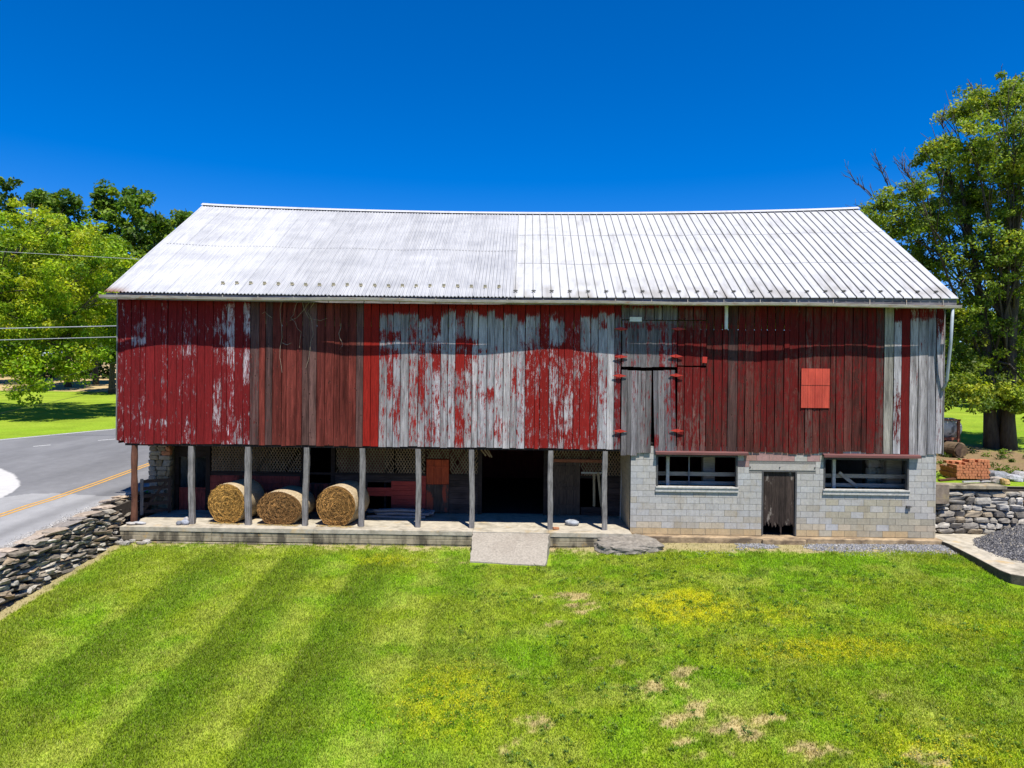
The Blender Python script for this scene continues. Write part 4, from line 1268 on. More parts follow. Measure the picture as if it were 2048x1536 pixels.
# ------------------------------------------------------------------ dry stone wall on the left
wall = thing("stone_wall", (-13.4, 0, -.6), "dark dry stone wall between the road and the lawn", "stone wall")
W0 = Vector((-13.36, 2.1)); W1 = Vector((-13.55, -24))
LW = (W1 - W0).length
core = MB(); st = MB()
n = 50
rows_ = []
for i in range(n):
    t0, t1 = i / n, (i + 1) / n
    for (ta, tb) in ((t0, t1),):
        ya, yb = W0.y + (W1.y - W0.y) * ta, W0.y + (W1.y - W0.y) * tb
        xa, xb = W0.x + (W1.x - W0.x) * ta, W0.x + (W1.x - W0.x) * tb
        za, zb_ = float(h_left(ya)) + .02, float(h_left(yb)) + .02
        core.add([(xa + .02, ya, -4), (xa - .5, ya, -4), (xb - .5, yb, -4), (xb + .02, yb, -4), (xa - .05, ya, za), (xa - .5, ya, za), (xb - .5, yb, zb_), (xb - .05, yb, zb_)],
                 [(0, 1, 2, 3), (7, 6, 5, 4), (0, 4, 5, 1), (1, 5, 6, 2), (2, 6, 7, 3), (3, 7, 4, 0)])
core.build("earth_core", M_soil, wall).location = (13.4, 0, .6)
y = W0.y - .05
STC = ((.18, .155, .12), (.24, .21, .17), (.14, .12, .09), (.32, .29, .24), (.22, .17, .115), (.09, .078, .062), (.28, .245, .19), (.36, .335, .285))
nrows = 17
for r in range(nrows):
    y = W0.y - .02
    while y > -15:
        L = rnd.uniform(.20, .75) * (1.0 if r < nrows - 1 else 1.3); hh0 = rnd.uniform(.09, .19)
        yc = y - L / 2
        zt = float(h_left(yc)) + .10; zbm = float(lawn_z(-13.2, yc)) - .12
        z = zbm + (zt - zbm) * (r + .5) / nrows + rnd.uniform(-.03, .03)
        H = (zt - zbm) / nrows * rnd.uniform(1.05, 1.6)
        xw = W0.x + (W1.x - W0.x) * (W0.y - yc) / LW
        batter = .22 * (1 - (r + .5) / nrows) - (.30 if yc > -.2 else 0)
        st.stone((xw + batter - .02 + rnd.uniform(-.05, .05), yc, z), (rnd.uniform(.26, .42), L * 1.02, H), (rnd.uniform(-.22, .1) , rnd.uniform(-.25, .25), rnd.uniform(-.3, .3)), jitter(rnd.choice(STC), .25), .45, .15, 8, 5)
        y -= L * .92
# cap stones, flat and tan
y = W0.y
while y > -15:
    L = rnd.uniform(.3, .8); yc = y - L / 2; zt = float(h_left(yc)) + .13
    if rnd.random() < .8:
        xw = W0.x + (W1.x - W0.x) * (W0.y - yc) / LW
        st.stone((xw - .18 - (.25 if yc > -.2 else 0) + rnd.uniform(-.08, .05), yc, zt + rnd.uniform(-.02, .02)), (rnd.uniform(.45, .65), L, rnd.uniform(.06, .11)), (rnd.uniform(-.06, .06), rnd.uniform(-.1, .06), rnd.uniform(-.3, .3)), jitter(rnd.choice(((.36, .28, .20), (.33, .27, .21), (.25, .22, .19))), .2), .5, .12, 9, 5)
    y -= L
for q in range(10):
    p = on_lawn(250 + rnd.uniform(-30, 65), 1086 + rnd.uniform(-8, 6)); st.stone((p.x - .05, p.y, p.z + .05), (rnd.uniform(.15, .4), rnd.uniform(.1, .25), rnd.uniform(.08, .16)), (0, 0, rnd.uniform(-.5, .5)), jitter((.28, .26, .23), .3), .5, .14, 8, 5)
st.build("stones", M_stone, wall).location = (13.4, 0, .6)

# ------------------------------------------------------------------ stone retaining wall on the right
rw = thing("stone_wall", (15.5, 1.0, 0), "pale grey stone retaining wall beside the gravel heap", "stone wall")
core = MB(); core.bb(BX1 + .02, 30, .95, 1.5, -.5, 1.46); core.build("earth_core", M_soil, rw).location = (-15.5, -1.0, 0)
st = MB(); z = -.02
while z < 1.38:
    hh = rnd.uniform(.15, .30); x = BX1 + .05
    hh = min(hh, 1.50 - z)
    while x < 24:
        w = rnd.uniform(.22, .62); sc = rnd.uniform(.9, 1.04)
        hz = hh * rnd.uniform(.85, 1.1)
        c = rnd.choice(((.29, .265, .22), (.34, .315, .27), (.22, .20, .17), (.31, .25, .17), (.38, .355, .31), (.15, .135, .115)))
        if rnd.random() < .035: c = (.34, .24, .13)
        if hh > .2 and rnd.random() < .3:
            st.stone((x + w / 2, .92, z + hh * .25), (w, .3, hh * .5), (rnd.uniform(-.1, .1), rnd.uniform(-.08, .08), 0), jitter(c, .15), .5, .10)
            st.stone((x + w / 2, .92, z + hh * .75), (w, .3, hh * .5), (rnd.uniform(-.1, .1), rnd.uniform(-.08, .08), 0), jitter(c, .2), .5, .10)
        else:
            st.stone((x + w / 2, .92 + rnd.uniform(-.03, .03), z + hh / 2), (w * sc, .34, hz), (rnd.uniform(-.12, .12), rnd.uniform(-.08, .08), rnd.uniform(-.1, .1)), jitter(c, .15), .48, .09)
        x += w * .97
    z += hh * .95
st.build("stones", M_stone2, rw).location = (-15.5, -1.0, 0)
m2 = MB(); xa, xb = at(1893, 955, .8).x, at(2012, 955, .8).x
m2.bb(xa, xb, .72, 1.35, 1.47, 1.60); m2.build("concrete_coping", M_concd, rw, bevel=.02).location = (-15.5, -1.0, 0)
m2 = MB(); m2.bb(BX1 + .03, xa - .02, .6, 1.3, 1.0, 1.62, (.2, .16, .12)); m2.build("end_blocks", M_stone2, rw).location = (-15.5, -1.0, 0)

# ------------------------------------------------------------------ hay bales
def hay_bale(px, py_c, R, label, squash=1.0, yf=.28, L=1.25, rotz=0, seed=0, tint=(1, 1, 1)):
    c = at(px, py_c, yf)
    rs = np.random.default_rng(seed)
    t = thing("hay_bale", (c.x, yf + L / 2, PZ), label, "hay bale", "round hay bales on the porch", rotz)
    n = 48; y0, y1 = -L / 2, L / 2
    H = R * (1 + squash)        # height
    def prof(a, k=1.0):
        x = math.cos(a) * R * (1 + .10 * (1 - squash)); z = math.sin(a)
        zz = R * squash + z * R * squash
        zz = max(zz, .0)
        if z < -.75: zz = max(R * squash * (1 + z), .0) * .6
        if squash < .97: x = x * (1 + .06 * max(0, -z)) + .05 * max(0, z) ; zz *= (1 - .07 * math.cos(a) * (z > 0))
        return x * k, R * squash + (zz - R * squash) * k
    wr = MB(); vs = []; fs = []
    ysn = [y0 + .02, y0 + .05, y0 + .15, -.2, .1, .35, y1 - .06, y1]
    for j, yy in enumerate(ysn):
        for i in range(n):
            a = 2 * math.pi * i / n
            k = (.97 if j == 0 else 1) if j < len(ysn) - 1 else .95
            x, z = prof(a, k * (1 + .008 * math.sin(a * 5 + yy * 9 + seed)))
            vs.append((x, yy, z))
        if j:
            for i in range(n):
                i2 = (i + 1) % n
                fs.append(((j - 1) * n + i, (j - 1) * n + i2, j * n + i2, j * n + i))
    wr.add(vs, fs, (.4, .33, .22))
    wr.build("net_wrap", M_net, t, smooth=True)
    fc = MB(); nr = 16; vs = []; cs = []; fs = []
    for face, (yy, sgn) in enumerate(((y0, -1), (y1, 1))):
        b = len(vs)
        for r in range(nr + 1):
            for i in range(n):
                a = 2 * math.pi * i / n
                x, z = prof(a, max(.01, .985 * r / nr))
                dome = .05 * (1 - (r / nr) ** 2) + .02 * math.sin(r * 2.2 + a) + rs.uniform(-.012, .012)
                vs.append((x, yy + sgn * dome - (.0 if r < nr else -.03 * sgn), z))
                s = .55 + .45 * vnoise(np.array(r * .8 + a * .8), np.array(a * 3.0), seed)
                s = float(s) * (.75 + .4 * (.5 + .5 * math.sin(r / nr * 26 + a + seed))); cs.append((.36 * s * tint[0], .20 * s * tint[1], .055 * s * tint[2]))
            if r:
                for i in range(n):
                    i2 = (i + 1) % n; q = (b + (r - 1) * n + i, b + (r - 1) * n + i2, b + r * n + i2, b + r * n + i)
                    fs.append(q if sgn < 0 else q[::-1])
    fc.add(vs, fs, cs)
    # straw: thin stalks lying round the spiral on the face, some sticking out
    for k in range(2600):
        rr = math.sqrt(rs.uniform(0.002, 1)) * .97; a = rs.uniform(0, 2 * math.pi)
        x, z = prof(a, rr); ln = rs.uniform(.05, .17)
        tx, tz = -math.sin(a), math.cos(a)
        ja = rs.normal(0, .5); tx, tz = tx * math.cos(ja) - tz * math.sin(ja), tx * math.sin(ja) + tz * math.cos(ja)
        yy = y0 - .05 * (1 - rr * rr) - rs.uniform(.0, .035)
        dy = rs.normal(-.004, .018)
        p = Vector((x - tx * ln / 2, yy, z - tz * ln / 2)); q = Vector((x + tx * ln / 2, yy + dy - .01, z + tz * ln / 2))
        if p.z < .005 or q.z < .005: continue
        w = rs.uniform(.003, .0065)
        nrm = Vector((-tz, 0, tx)) * w
        s = rs.choice((.28, .55, .9, 1.25, 1.6), p=(.25, .25, .25, .17, .08))
        s *= .78 + .42 * (.5 + .5 * math.sin(rr * 26 + a * 1.0 + seed)); cc = (.47 * s * tint[0], .265 * s * tint[1], .075 * s * tint[2])
        m = (p + q) / 2 + Vector((0, -rs.uniform(0, .012), 0)) + nrm * rs.uniform(-2, 2)
        fc.add([p - nrm, p + nrm, m + nrm, m - nrm, q + nrm * .5, q - nrm * .5], [(0, 1, 2, 3), (3, 2, 4, 5)], cc)
    for k in range(220):   # loose straw at the foot
        x = rs.uniform(-R * .9, R * .9); yy = y0 + rs.uniform(-.22, .05); a = rs.uniform(0, 3.1); ln = rs.uniform(.06, .16)
        d = Vector((math.cos(a), math.sin(a), 0)) * ln / 2; w = Vector((-d.y, d.x, 0)).normalized() * .005
        p = Vector((x, yy, rs.uniform(.006, .02)))
        fc.add([p - d - w, p - d + w, p + d + w, p + d - w], [(0, 3, 2, 1)], (.42, .30, .11))
    fc.build("hay", M_hay, t)
    return t
hay_bale(459, 1010, .665, "left hay bale, golden and round, half hidden behind the third porch post", .99, .28, 1.35, -.14, 3, (1.15, 1.12, .95))
hay_bale(561, 1018, .74, "squashed dark middle hay bale slumped between two round bales", .74, .16, 1.35, -.05, 5, (.68, .62, .72))
hay_bale(677, 1013, .675, "right hay bale with a pale rim and spiral face, nearest the grey pipes", .98, .10, 1.35, -.12, 8, (.92, .84, .85))

# ------------------------------------------------------------------ wooden gate by the pier
gx0, gx1 = at(283, 1000, 1.3).x, at(329, 1000, 1.9).x
g = thing("wooden_gate", (gx0, 1.2, PZ), "small dark wooden farm gate leaning at the open end of the porch", "gate", None, math.radians(38))
gl = .98
for k, z in enumerate((.15, .42, .69, .96, 1.2)):
    m = MB(); m.bb(0, gl, -.015, .015, z - .055, z + .055); m.build("rail", M_dark, g)
for x in (.05, gl - .05):
    m = MB(); m.bb(x - .05, x + .05, -.045, -.017, .05, 1.3); m.build("stile", M_post if x < .2 else M_dark, g)
m = MB(); m.bar((.1, -.03, .2), (gl - .1, -.03, 1.22), .09, .02); m.build("brace", M_dark, g)

# ------------------------------------------------------------------ pipes, boards and small things on the porch
for k in range(12):
    r = k // 5; q = k % 5
    y = 1.45 + q * .16 + r * .08; z = PZ + .055 + r * .10
    xa = at(738 + rnd.uniform(-8, 22), 1030, y).x; xb = at(838 + rnd.uniform(-12, 34), 1030, y).x
    m = MB(); N = 10
    pts = [(xa + (xb - xa) * i / N - (xa + xb) / 2, .02 * math.sin(i * .5 + k), .012 * math.sin(i * .8 + k)) for i in range(N + 1)]
    m.tube(pts, .05, 10)
    o = m.build("pipe", M_pipe, None, smooth=False); o.location = ((xa + xb) / 2, y, z)
    tag(o, "grey pipe lying in the low heap between the right hay bale and the red boards", "pipe", "grey pipes heaped on the porch")
for i, (xa, xb, lab) in enumerate(((1188, 1190, "upright pale board leaning in the dark doorway beside the sliding door"), (1196, 1207, "slanting pale board leaning in the dark doorway next to an upright one"))):
    p, q = at(xa, 1013, YB - .1), at(xa - (2 if i else 0) + (0), 945, YB - .02)
    if i: p, q = at(1203, 1013, YB - .12), at(1196, 945, YB - .03)
    m = MB(); m.bar(p, q, .085, .03); o = m.build("leaning_board", wood("pale_board_%s" % ("a", "b")[i], (.20, .16, .09), (.42, .35, .22), 'z', 50, 2), None)
    tag(o, lab, "board", "boards leaning in the dark doorway")
m = MB(); m.bb(bx(1162), bx(1206), YB - .04, YB + .0, bz(1180, 947), bz(1180, 944)); m.build("gate_bar", M_frame, barn)
m = MB(); m.bar(at(1240, 1040, 1.9) + Vector((0, 0, 0)), at(1244, 925, 2.3), .03, .03)
tag(m.build("leaning_pole", M_frame), "thin pale pole leaning against the inside of the block corner", "pole")
for i, (a, b) in enumerate((((968, 898), (980, 914)), ((974, 897), (984, 915)), ((962, 899), (972, 912)))):
    m = MB(); m.bar(at(a[0], a[1], YB - .25), at(b[0], b[1], YB - .3), .05, .012); m.build("broken_lath", M_lath, barn)
for i, (px, py, y, s, c, lab) in enumerate(((1144, 1046, .75, (.52, .32, .20), (.30, .32, .34), "smooth grey rock in the porch shade left of the last post"),
        (370, 1050, -.05, (.26, .2, .17), (.30, .32, .36), "largest grey stone at the foot of the second porch post"),
        (358, 1051, -.1, (.18, .16, .14), (.16, .17, .19), "dark stone on the left of the small pile by the second post"),
        (372, 1046, .1, (.16, .14, .24), (.42, .40, .40), "pale upright stone at the back of the small pile by the second post"),
        (279, 1052, -.1, (.42, .26, .10), (.36, .36, .36), "flat grey stone beside the round brown post"),
        (262, 1055, -.2, (.32, .24, .10), (.38, .36, .33), "flat pale stone on the platform corner above the dark wall"))):
    p = at(px, py, y); m = MB(); m.stone((0, 0, s[2] * .46), s, (0, .08, rnd.uniform(-.3, .3)), c, .9, .13, 11, 8)
    o = m.build("porch_stone", M_rock, None, smooth=True); o.location = (p.x, y, PZ); tag(o, lab, "stone", "loose stones on the porch platform")
p = at(1112, 1054, .0); m = MB(); m.box((0, 0, .035), (.2, .1, .07), (0, .1, .3), (.36, .16, .08)); o = m.build("brick", M_brick, None, bevel=.006); o.location = (p.x, .02, PZ + .012)
tag(o, "broken orange brick lying by the foot of a porch post", "brick")
# big flat boulder and its companion
def boulder(name, px, py, size, col, lab, rot, n=(26, 15), amp=.16, sd=1):
    p = on_lawn(px, py); m = MB(); nu, nv = n; vs = []; fs = []; cs = []
    for j in range(nv + 1):
        th = math.pi * j / nv - math.pi / 2
        for i in range(nu):
            ph = 2 * math.pi * i / nu
            sg = lambda a, q: math.copysign(abs(a) ** q, a)
            v = Vector((sg(math.cos(th), .6) * sg(math.cos(ph), .8), sg(math.cos(th), .6) * sg(math.sin(ph), .8), sg(math.sin(th), .5)))
            k = 1 + amp * 2.6 * (float(fbm(np.array(v.x * 1.7 + v.z * 1.3 + 7), np.array(v.y * 1.7 + v.z * .7 + sd), sd)) - .5) + .10 * (float(vnoise(np.array(v.x * 6 + v.z * 3), np.array(v.y * 6), sd)) - .5)
            vs.append((v.x * size[0] / 2 * k, v.y * size[1] / 2 * k, v.z * size[2] / 2 * k + (.05 * v.x)))
            s = .8 + .4 * rnd.random(); cs.append(tuple(q * s for q in col))
        if j:
            for i in range(nu):
                i2 = (i + 1) % nu; fs.append(((j - 1) * nu + i, (j - 1) * nu + i2, j * nu + i2, j * nu + i))
    m.add(vs, fs, cs); o = m.build(name, M_rock, None); o.location = (p.x, p.y, p.z + size[2] * .22); o.rotation_euler = rot
    return tag(o, lab, "boulder")
boulder("boulder", 1256, 1096, (2.0, 1.35, .42), (.20, .18, .15), "large flat grey boulder on the lawn in front of the block corner", (.16, .04, -.08), (56, 26), sd=4)
boulder("boulder", 1213, 1078, (.48, .42, .40), (.36, .355, .35), "small pale boulder resting on the left end of the large flat one", (0, 0, .3), (14, 9), .2, sd=9)

# ------------------------------------------------------------------ brick stack on the terrace
bs = at(1945, 945, 2.2); gz = float(h_right(2.2))
bw, bh, bl = .20, .095, .10
bp = MB(); bp.box((0, 0, bh / 2), (bw - .006, bl - .006, bh - .006), None, (.48, .20, .095))
b0 = None; cnt = 0
b2 = MB(); b2.box((0, 0, bh / 2), (bl - .006, bw - .006, bh - .006), None, (.43, .165, .075))
xw0 = at(1905, 940, 2.2).x; xw1 = at(1973, 940, 2.2).x
nxb = int((xw1 - xw0) / .104); protoA = protoB = None
BL_ = "orange brick in the stacked pile above the pale stone wall"
BG_ = "orange bricks stacked on the terrace"
for lay in range(7):
    gone = {5: 3, 6: 4}.get(lay, 0)
    for row in range(5):
        for i in range(nxb):
            shell = row == 0 or i == 0 or lay >= 5
            if not shell: continue
            if lay >= 5 and (row >= (4 if lay == 5 else 2) or i < gone - row or (lay == 6 and rnd.random() < .25)): continue
            if lay == 4 and i == 0 and row > 2: continue
            header = (lay % 2 == 0)
            src = protoB
            if protoB is None:
                protoB = o = b2.build("brick", M_brick, None, bevel=.004)
            else:
                o = protoB.copy(); COL.objects.link(o)
            o.location = (xw0 + i * .104 + rnd.uniform(-.012, .012) + (.03 if header else 0), 2.0 + row * .204 + rnd.uniform(-.012, .012), gz + .05 + lay * .096)
            o.rotation_euler = (0, 0, rnd.uniform(-.05, .05))
            tag(o, BL_, "brick", BG_); cnt += 1
# timber under and beside the bricks
for (a, b, y0_, y1_, w, lab, c) in (((1926, 951), (1990, 945), 1.0, 1.6, .07, "thin pale plank lying in front of the brick stack", M_frame), ((1878, 941), (1912, 944), 1.7, 2.0, .10, "short brown plank at the left of the brick stack", M_postb),
                                    ((1958, 948), (1985, 941), 1.3, 1.9, .12, "dark rough plank between the brick stack and the loose rocks", M_dark)):
    p, q = at(a[0], a[1], y0_), at(b[0], b[1], y1_)
    p.z = float(h_right(y0_)) + .13 if y0_ < 1.4 else float(h_right(y0_)) + .05; q.z = float(h_right(y1_)) + .06
    m = MB(); m.bar(p, q, w, .05, (1, 1, 1), (0, 0, 1)); tag(m.build("plank", c), lab, "plank")
for (px, py, y, s, c, lab) in ((1998, 934, 2.2, (.75, .5, .34), (.20, .205, .215), "dark bluish rock at the back of the terrace heap"), (2028, 944, 2.0, (.5, .4, .26), (.33, .33, .34), "pale angular rock right of the dark one on the terrace"),
        (1992, 948, 1.5, (.42, .36, .26), (.34, .30, .25), "rounded brown rock just behind the coping"), (2008, 953, 1.35, (.34, .3, .22), (.46, .30, .12), "rusty orange rock by the right end of the coping"),
        (2044, 941, 2.1, (.6, .5, .36), (.30, .29, .28), "grey rock cut by the right edge of the view")):
    z = float(h_right(y)); x = at(px, py, y).x; m = MB(); m.stone((0, 0, s[2] * .4), s, (rnd.uniform(-.1, .1), .1, rnd.uniform(-.4, .4)), c, .65, .14, 10, 7)
    o = m.build("loose_rock", M_rock); o.location = (x, y, z); tag(o, lab, "rock", "loose rocks on the terrace")

# ------------------------------------------------------------------ tank cart behind the corner of the barn
cy = 9.5; cz = float(h_right(cy)); cx = at(1893, 880, cy).x
ct = thing("tank_cart", (cx - .58, cy, cz), "rusty cart with a stained white tank half hidden behind the barn", "cart")
m = MB(); pts = []; N = 14
ctr = []
for j, (xx, rr) in enumerate(((-.75, .1), (-.72, .3), (-.62, .42), (-.4, .47), (.8, .47), (1.0, .42), (1.1, .3), (1.14, .1))):
    ctr.append(((xx, 0, 1.02), rr))
m.tube([c[0] for c in ctr], [c[1] for c in ctr], 20); m.build("tank", M_tank, ct, smooth=True)
m = MB()
m.bb(-1.2, .85, -.5, -.44, .50, .62); m.bb(-1.2, .85, .44, .5, .50, .62); m.bb(-1.2, .85, -.44, .44, .52, .56); m.bb(-1.2, -.6, -.04, .04, .5, .58)
m.build("bed", M_rust, ct)
for x in (-1.0, .82):
    m = MB(); m.bb(x - .05, x + .05, -.53, -.45, .15, 1.42); m.build("stake", M_rust, ct)
m = MB(); m.bb(-1.1, .9, -.53, -.47, 1.38, 1.44); m.build("top_rail", M_rust, ct)
for (x, y) in ((-.6, -.4), (.45, -.4), (-.6, .4), (.45, .4)):
    m = MB(); m.tube([(x, y - .09, .26), (x, y - .08, .26), (x, y + .08, .26), (x, y + .09, .26)], [.2, .26, .26, .2], 18); wv = m.build("tyre", M_tyre, ct)
    m = MB(); m.tube([(x, y - .10, .26), (x, y + .10, .26)], .12, 12); m.build("rim", M_rust, wv)
lx = at(1906, 884, 7.5).x; lz = float(h_right(7.5))
m = MB()
for j in range(1):
    vs = []
m.tube([(0, -.32, .33), (.02, -.30, .33), (.12, .30, .33)], [.27, .33, .33], 22, (.12, .085, .05))
m.tube([(-.004, -.335, .33), (.0, -.322, .33)], [.08, .25], 18, (.07, .045, .03))
o = m.build("cut_log", surf("log_wood", None, .9, 9, .5, bump=.6)); o.location = (lx, 7.5, lz - .02); o.rotation_euler = (0, 0, .5)
tag(o, "short thick cut log standing on its side beside the rusty cart", "log")

# ------------------------------------------------------------------ gravel
def pebbles(name, P, S, cols, lab_kind):
    """many small stones as one mesh; P positions, S sizes"""
    ico = np.array([(0, 0, 1), (.9, 0, .1), (.28, .85, -.1), (-.72, .53, .15), (-.72, -.53, -.1), (.28, -.85, .1), (0, 0, -1)])
    fc = np.array([(0, 1, 2), (0, 2, 3), (0, 3, 4), (0, 4, 5), (0, 5, 1), (6, 2, 1), (6, 3, 2), (6, 4, 3), (6, 5, 4), (6, 1, 5)])
    n = len(P); V = np.repeat(ico[None], n, 0) * (1 + NR.uniform(-.3, .3, (n, 7, 1)))
    a = NR.uniform(0, 6.28, n); ca, sa = np.cos(a), np.sin(a)
    sc = NR.uniform(.6, 1.2, (n, 3)) * S[:, None]
    V = V * sc[:, None, :]
    x = V[..., 0] * ca[:, None] - V[..., 2] * sa[:, None] * .6 - V[..., 1] * sa[:, None] * .8
    y = V[..., 0] * sa[:, None] + V[..., 1] * ca[:, None]
    V = np.stack([x, y, V[..., 2]], -1) + P[:, None, :]
    Fa = fc[None] + (np.arange(n) * 7)[:, None, None]
    C = np.repeat(cols[:, None, :], 7, 1)
    o = np_mesh(name, V.reshape(-1, 3), Fa.reshape(-1, 3), M_gravel, None, C.reshape(-1, 3))
    return tag(o, kind='stuff')
# heap on the apron: a mound surface covered in dark stones
hc = Vector((17.3, -1.5))
def heap_z(x, y):
    d = np.sqrt(((x - hc.x) / 3.6) ** 2 + ((y - hc.y) / 2.75) ** 2)
    return -.12 + 1.55 * np.clip(1 - d, -0.05, 1) ** 1.0 * (.92 + .16 * fbm(x * .8, y * .8, 91)) + .06 * fbm(x * 2.5, y * 2.5, 92) - .03
xs = np.arange(13.6, 22.4, .12); ys = np.arange(-4.6, .98, .12)
def heap_cover(X, Y): return np.maximum(heap_z(X, Y), -.3)
core_h = grid_sheet("gravel_heap", xs, ys, heap_cover, M_gravel, lambda X, Y: np.ones(X.shape + (3,)) * np.array([.10, .10, .11]) * (.7 + .6 * fbm(X * 6, Y * 6, 5))[..., None])
tag(core_h, kind='stuff')
def tones(n, pal, p):
    pal = np.array(pal); k = NR.choice(len(pal), n, p=p)
    return pal[k] * NR.uniform(.7, 1.3, (n, 1))
n = 32000
X = NR.uniform(13.6, 20.5, n); Y = NR.uniform(-4.6, .95, n); Z = heap_z(X, Y); k = (Z > -.17)
keep = k & (NR.random(n) < np.clip((Z + .22) * 6, .0, 1))
X, Y, Z = X[keep], Y[keep], Z[keep]
pebbles("gravel", np.stack([X, Y, np.maximum(Z, -.09) + .005], -1), NR.uniform(.018, .045, len(X)), tones(len(X), ((.075, .073, .078), (.12, .117, .12), (.21, .20, .19), (.34, .30, .23), (.045, .044, .047)), (.34, .33, .2, .06, .07)), 0)
# strip of spilt stones along the block wall and by the road wall
n = 16000
X = NR.uniform(3.6, 13.35, n); Y = -.35 - np.abs(NR.normal(0, .42, n))
dn = fbm(X * .9, Y * 1.5, 33); wgt = pw(X, [(3.6, .25), (6.0, .5), (7.4, .8), (8.4, .25), (9.2, .6), (10, 1), (13.2, 1)])
keep = (dn * wgt > .30 + .12 * NR.random(n)) & (Y > -1.5)
X, Y = X[keep], Y[keep]
pebbles("gravel", np.stack([X, Y, lawn_z(X, Y) + .01], -1), NR.uniform(.012, .032, len(X)), tones(len(X), ((.17, .175, .19), (.27, .27, .28), (.36, .34, .30), (.10, .10, .11)), (.4, .3, .15, .15)), 0)
n = 2600
Y = NR.uniform(-8, 1, n); X = -13.95 - np.abs(NR.normal(0, .18, n))
pebbles("gravel", np.stack([X, Y, h_left(Y) + .02], -1), NR.uniform(.008, .024, n), tones(n, ((.36, .34, .31), (.27, .26, .25), (.45, .43, .40)), (.4, .3, .3)), 0)

# ------------------------------------------------------------------ grass blades on the lawn
def blades():
    parts = []
    for (n, ya, yb, xa, xb, hh) in ((350000, -13.2, -7, -13.3, 12.2, .050), (250000, -7, -.2, -13.3, 13.6, .055)):
        X = NR.uniform(xa, xb, n); Y = NR.uniform(ya, yb, n)
        parts.append((X, Y, np.full(n, hh)))
    X = np.concatenate([p[0] for p in parts]); Y = np.concatenate([p[1] for p in parts]); H = np.concatenate([p[2] for p in parts])
    # keep clear of the ramp, the boulder and the apron
    ok = ~((X > pe.x - .02 + 0 * X) & (X < tr_ + .02) & (Y > min(pe.y, pf.y) - .02) & (X > tl - .05))
    ok &= ~((X > A.x + (B.x - A.x) * np.clip((A.y - Y) / (A.y - B.y), 0, 1) - .03) & (Y > B.y - .05)) & ~((X > B.x + .4) & (Y > B.y - .3))
    X, Y, H = X[ok], Y[ok], H[ok]
    c, bare = lawn_colour(X, Y)
    keep = NR.random(len(X)) > bare * .93
    # taller grass against walls
    X, Y, H, c = X[keep], Y[keep], H[keep], c[keep]
    clump = fbm(X * 2.2, Y * 2.2, 15, 3)
    H = H * NR.uniform(.55, 1.35, len(X)) * (.65 + .8 * clump)
    n = len(X); Z = lawn_z(X, Y)
    a = NR.uniform(0, 2 * np.pi, n); w = NR.uniform(.005, .010, n)
    la = NR.uniform(0, 2 * np.pi, n); lean = NR.uniform(.2, .9, n) * H
    dx, dy = np.cos(a) * w, np.sin(a) * w
    tx, ty = X + np.cos(la) * lean, Y + np.sin(la) * lean
    mxx, myy = X + np.cos(la) * lean * .35, Y + np.sin(la) * lean * .35
    V = np.stack([np.stack([X - dx, Y - dy, Z - .005], -1), np.stack([X + dx, Y + dy, Z - .005], -1), np.stack([mxx + dx * .8, myy + dy * .8, Z + H * .6], -1), np.stack([mxx - dx * .8, myy - dy * .8, Z + H * .6], -1),
                  np.stack([tx, ty, Z + H], -1)], 1)
    b = (np.arange(n) * 5)[:, None]
    Fa = np.concatenate([b + np.array([[0, 1, 2]]), b + np.array([[0, 2, 3]]), b + np.array([[3, 2, 4]])])
    v = NR.uniform(.72, 1.3, (n, 1)); cc = c * v
    dry = NR.random(n) < .10; cc[dry] = cc[dry] * .4 + np.array([.26, .21, .08]) * .6
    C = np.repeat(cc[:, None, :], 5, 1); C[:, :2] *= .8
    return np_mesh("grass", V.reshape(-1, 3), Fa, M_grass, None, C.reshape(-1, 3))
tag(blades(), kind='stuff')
# broad-leaved weeds and darker tufts in the rougher right half
NR = np.random.default_rng(31)
n = 1500; X = NR.uniform(-1.5, 12, n); Y = NR.uniform(-12.8, -1.6, n)
k = (fbm(X * .8, Y * .9, 83) > .50) & ~((X > tl - .1) & (X < tr_ + .1) & (Y > pe.y - .1)); X, Y = X[k], Y[k]
def lawn_tufts():
    n = len(X); per = 26; R_ = NR.uniform(.04, .13, n); ci = np.repeat(np.arange(n), per); m = n * per
    a = NR.uniform(0, 6.283, m); r = NR.random(m) ** .6 * R_[ci]
    P = np.stack([X[ci] + np.cos(a) * r, Y[ci] + np.sin(a) * r, np.zeros(m)], -1); P[:, 2] = lawn_z(P[:, 0], P[:, 1]) + NR.uniform(.015, .075, m) * (1.2 - r / R_[ci])
    t = np.stack([np.cos(a), np.sin(a), NR.uniform(.1, 1.0, m)], -1); t /= np.linalg.norm(t, axis=1, keepdims=True)
    b = np.stack([-np.sin(a), np.cos(a), NR.uniform(-.3, .3, m)], -1); s = NR.uniform(.014, .034, m)[:, None]
    V = np.stack([P - t * s, P + b * s * .5, P + t * s * 1.2, P - b * s * .5], 1)
    pal = np.array(((.07, .15, .012), (.10, .20, .014), (.06, .12, .02), (.16, .24, .03)))
    C = pal[NR.integers(0, 4, n)][ci] * NR.uniform(.75, 1.3, (m, 1))
    return np_mesh("weeds", V.reshape(-1, 3), (np.arange(m) * 4)[:, None] + np.arange(4)[None], M_grass, None, np.repeat(C, 4, 0))
tag(lawn_tufts(), kind='stuff')
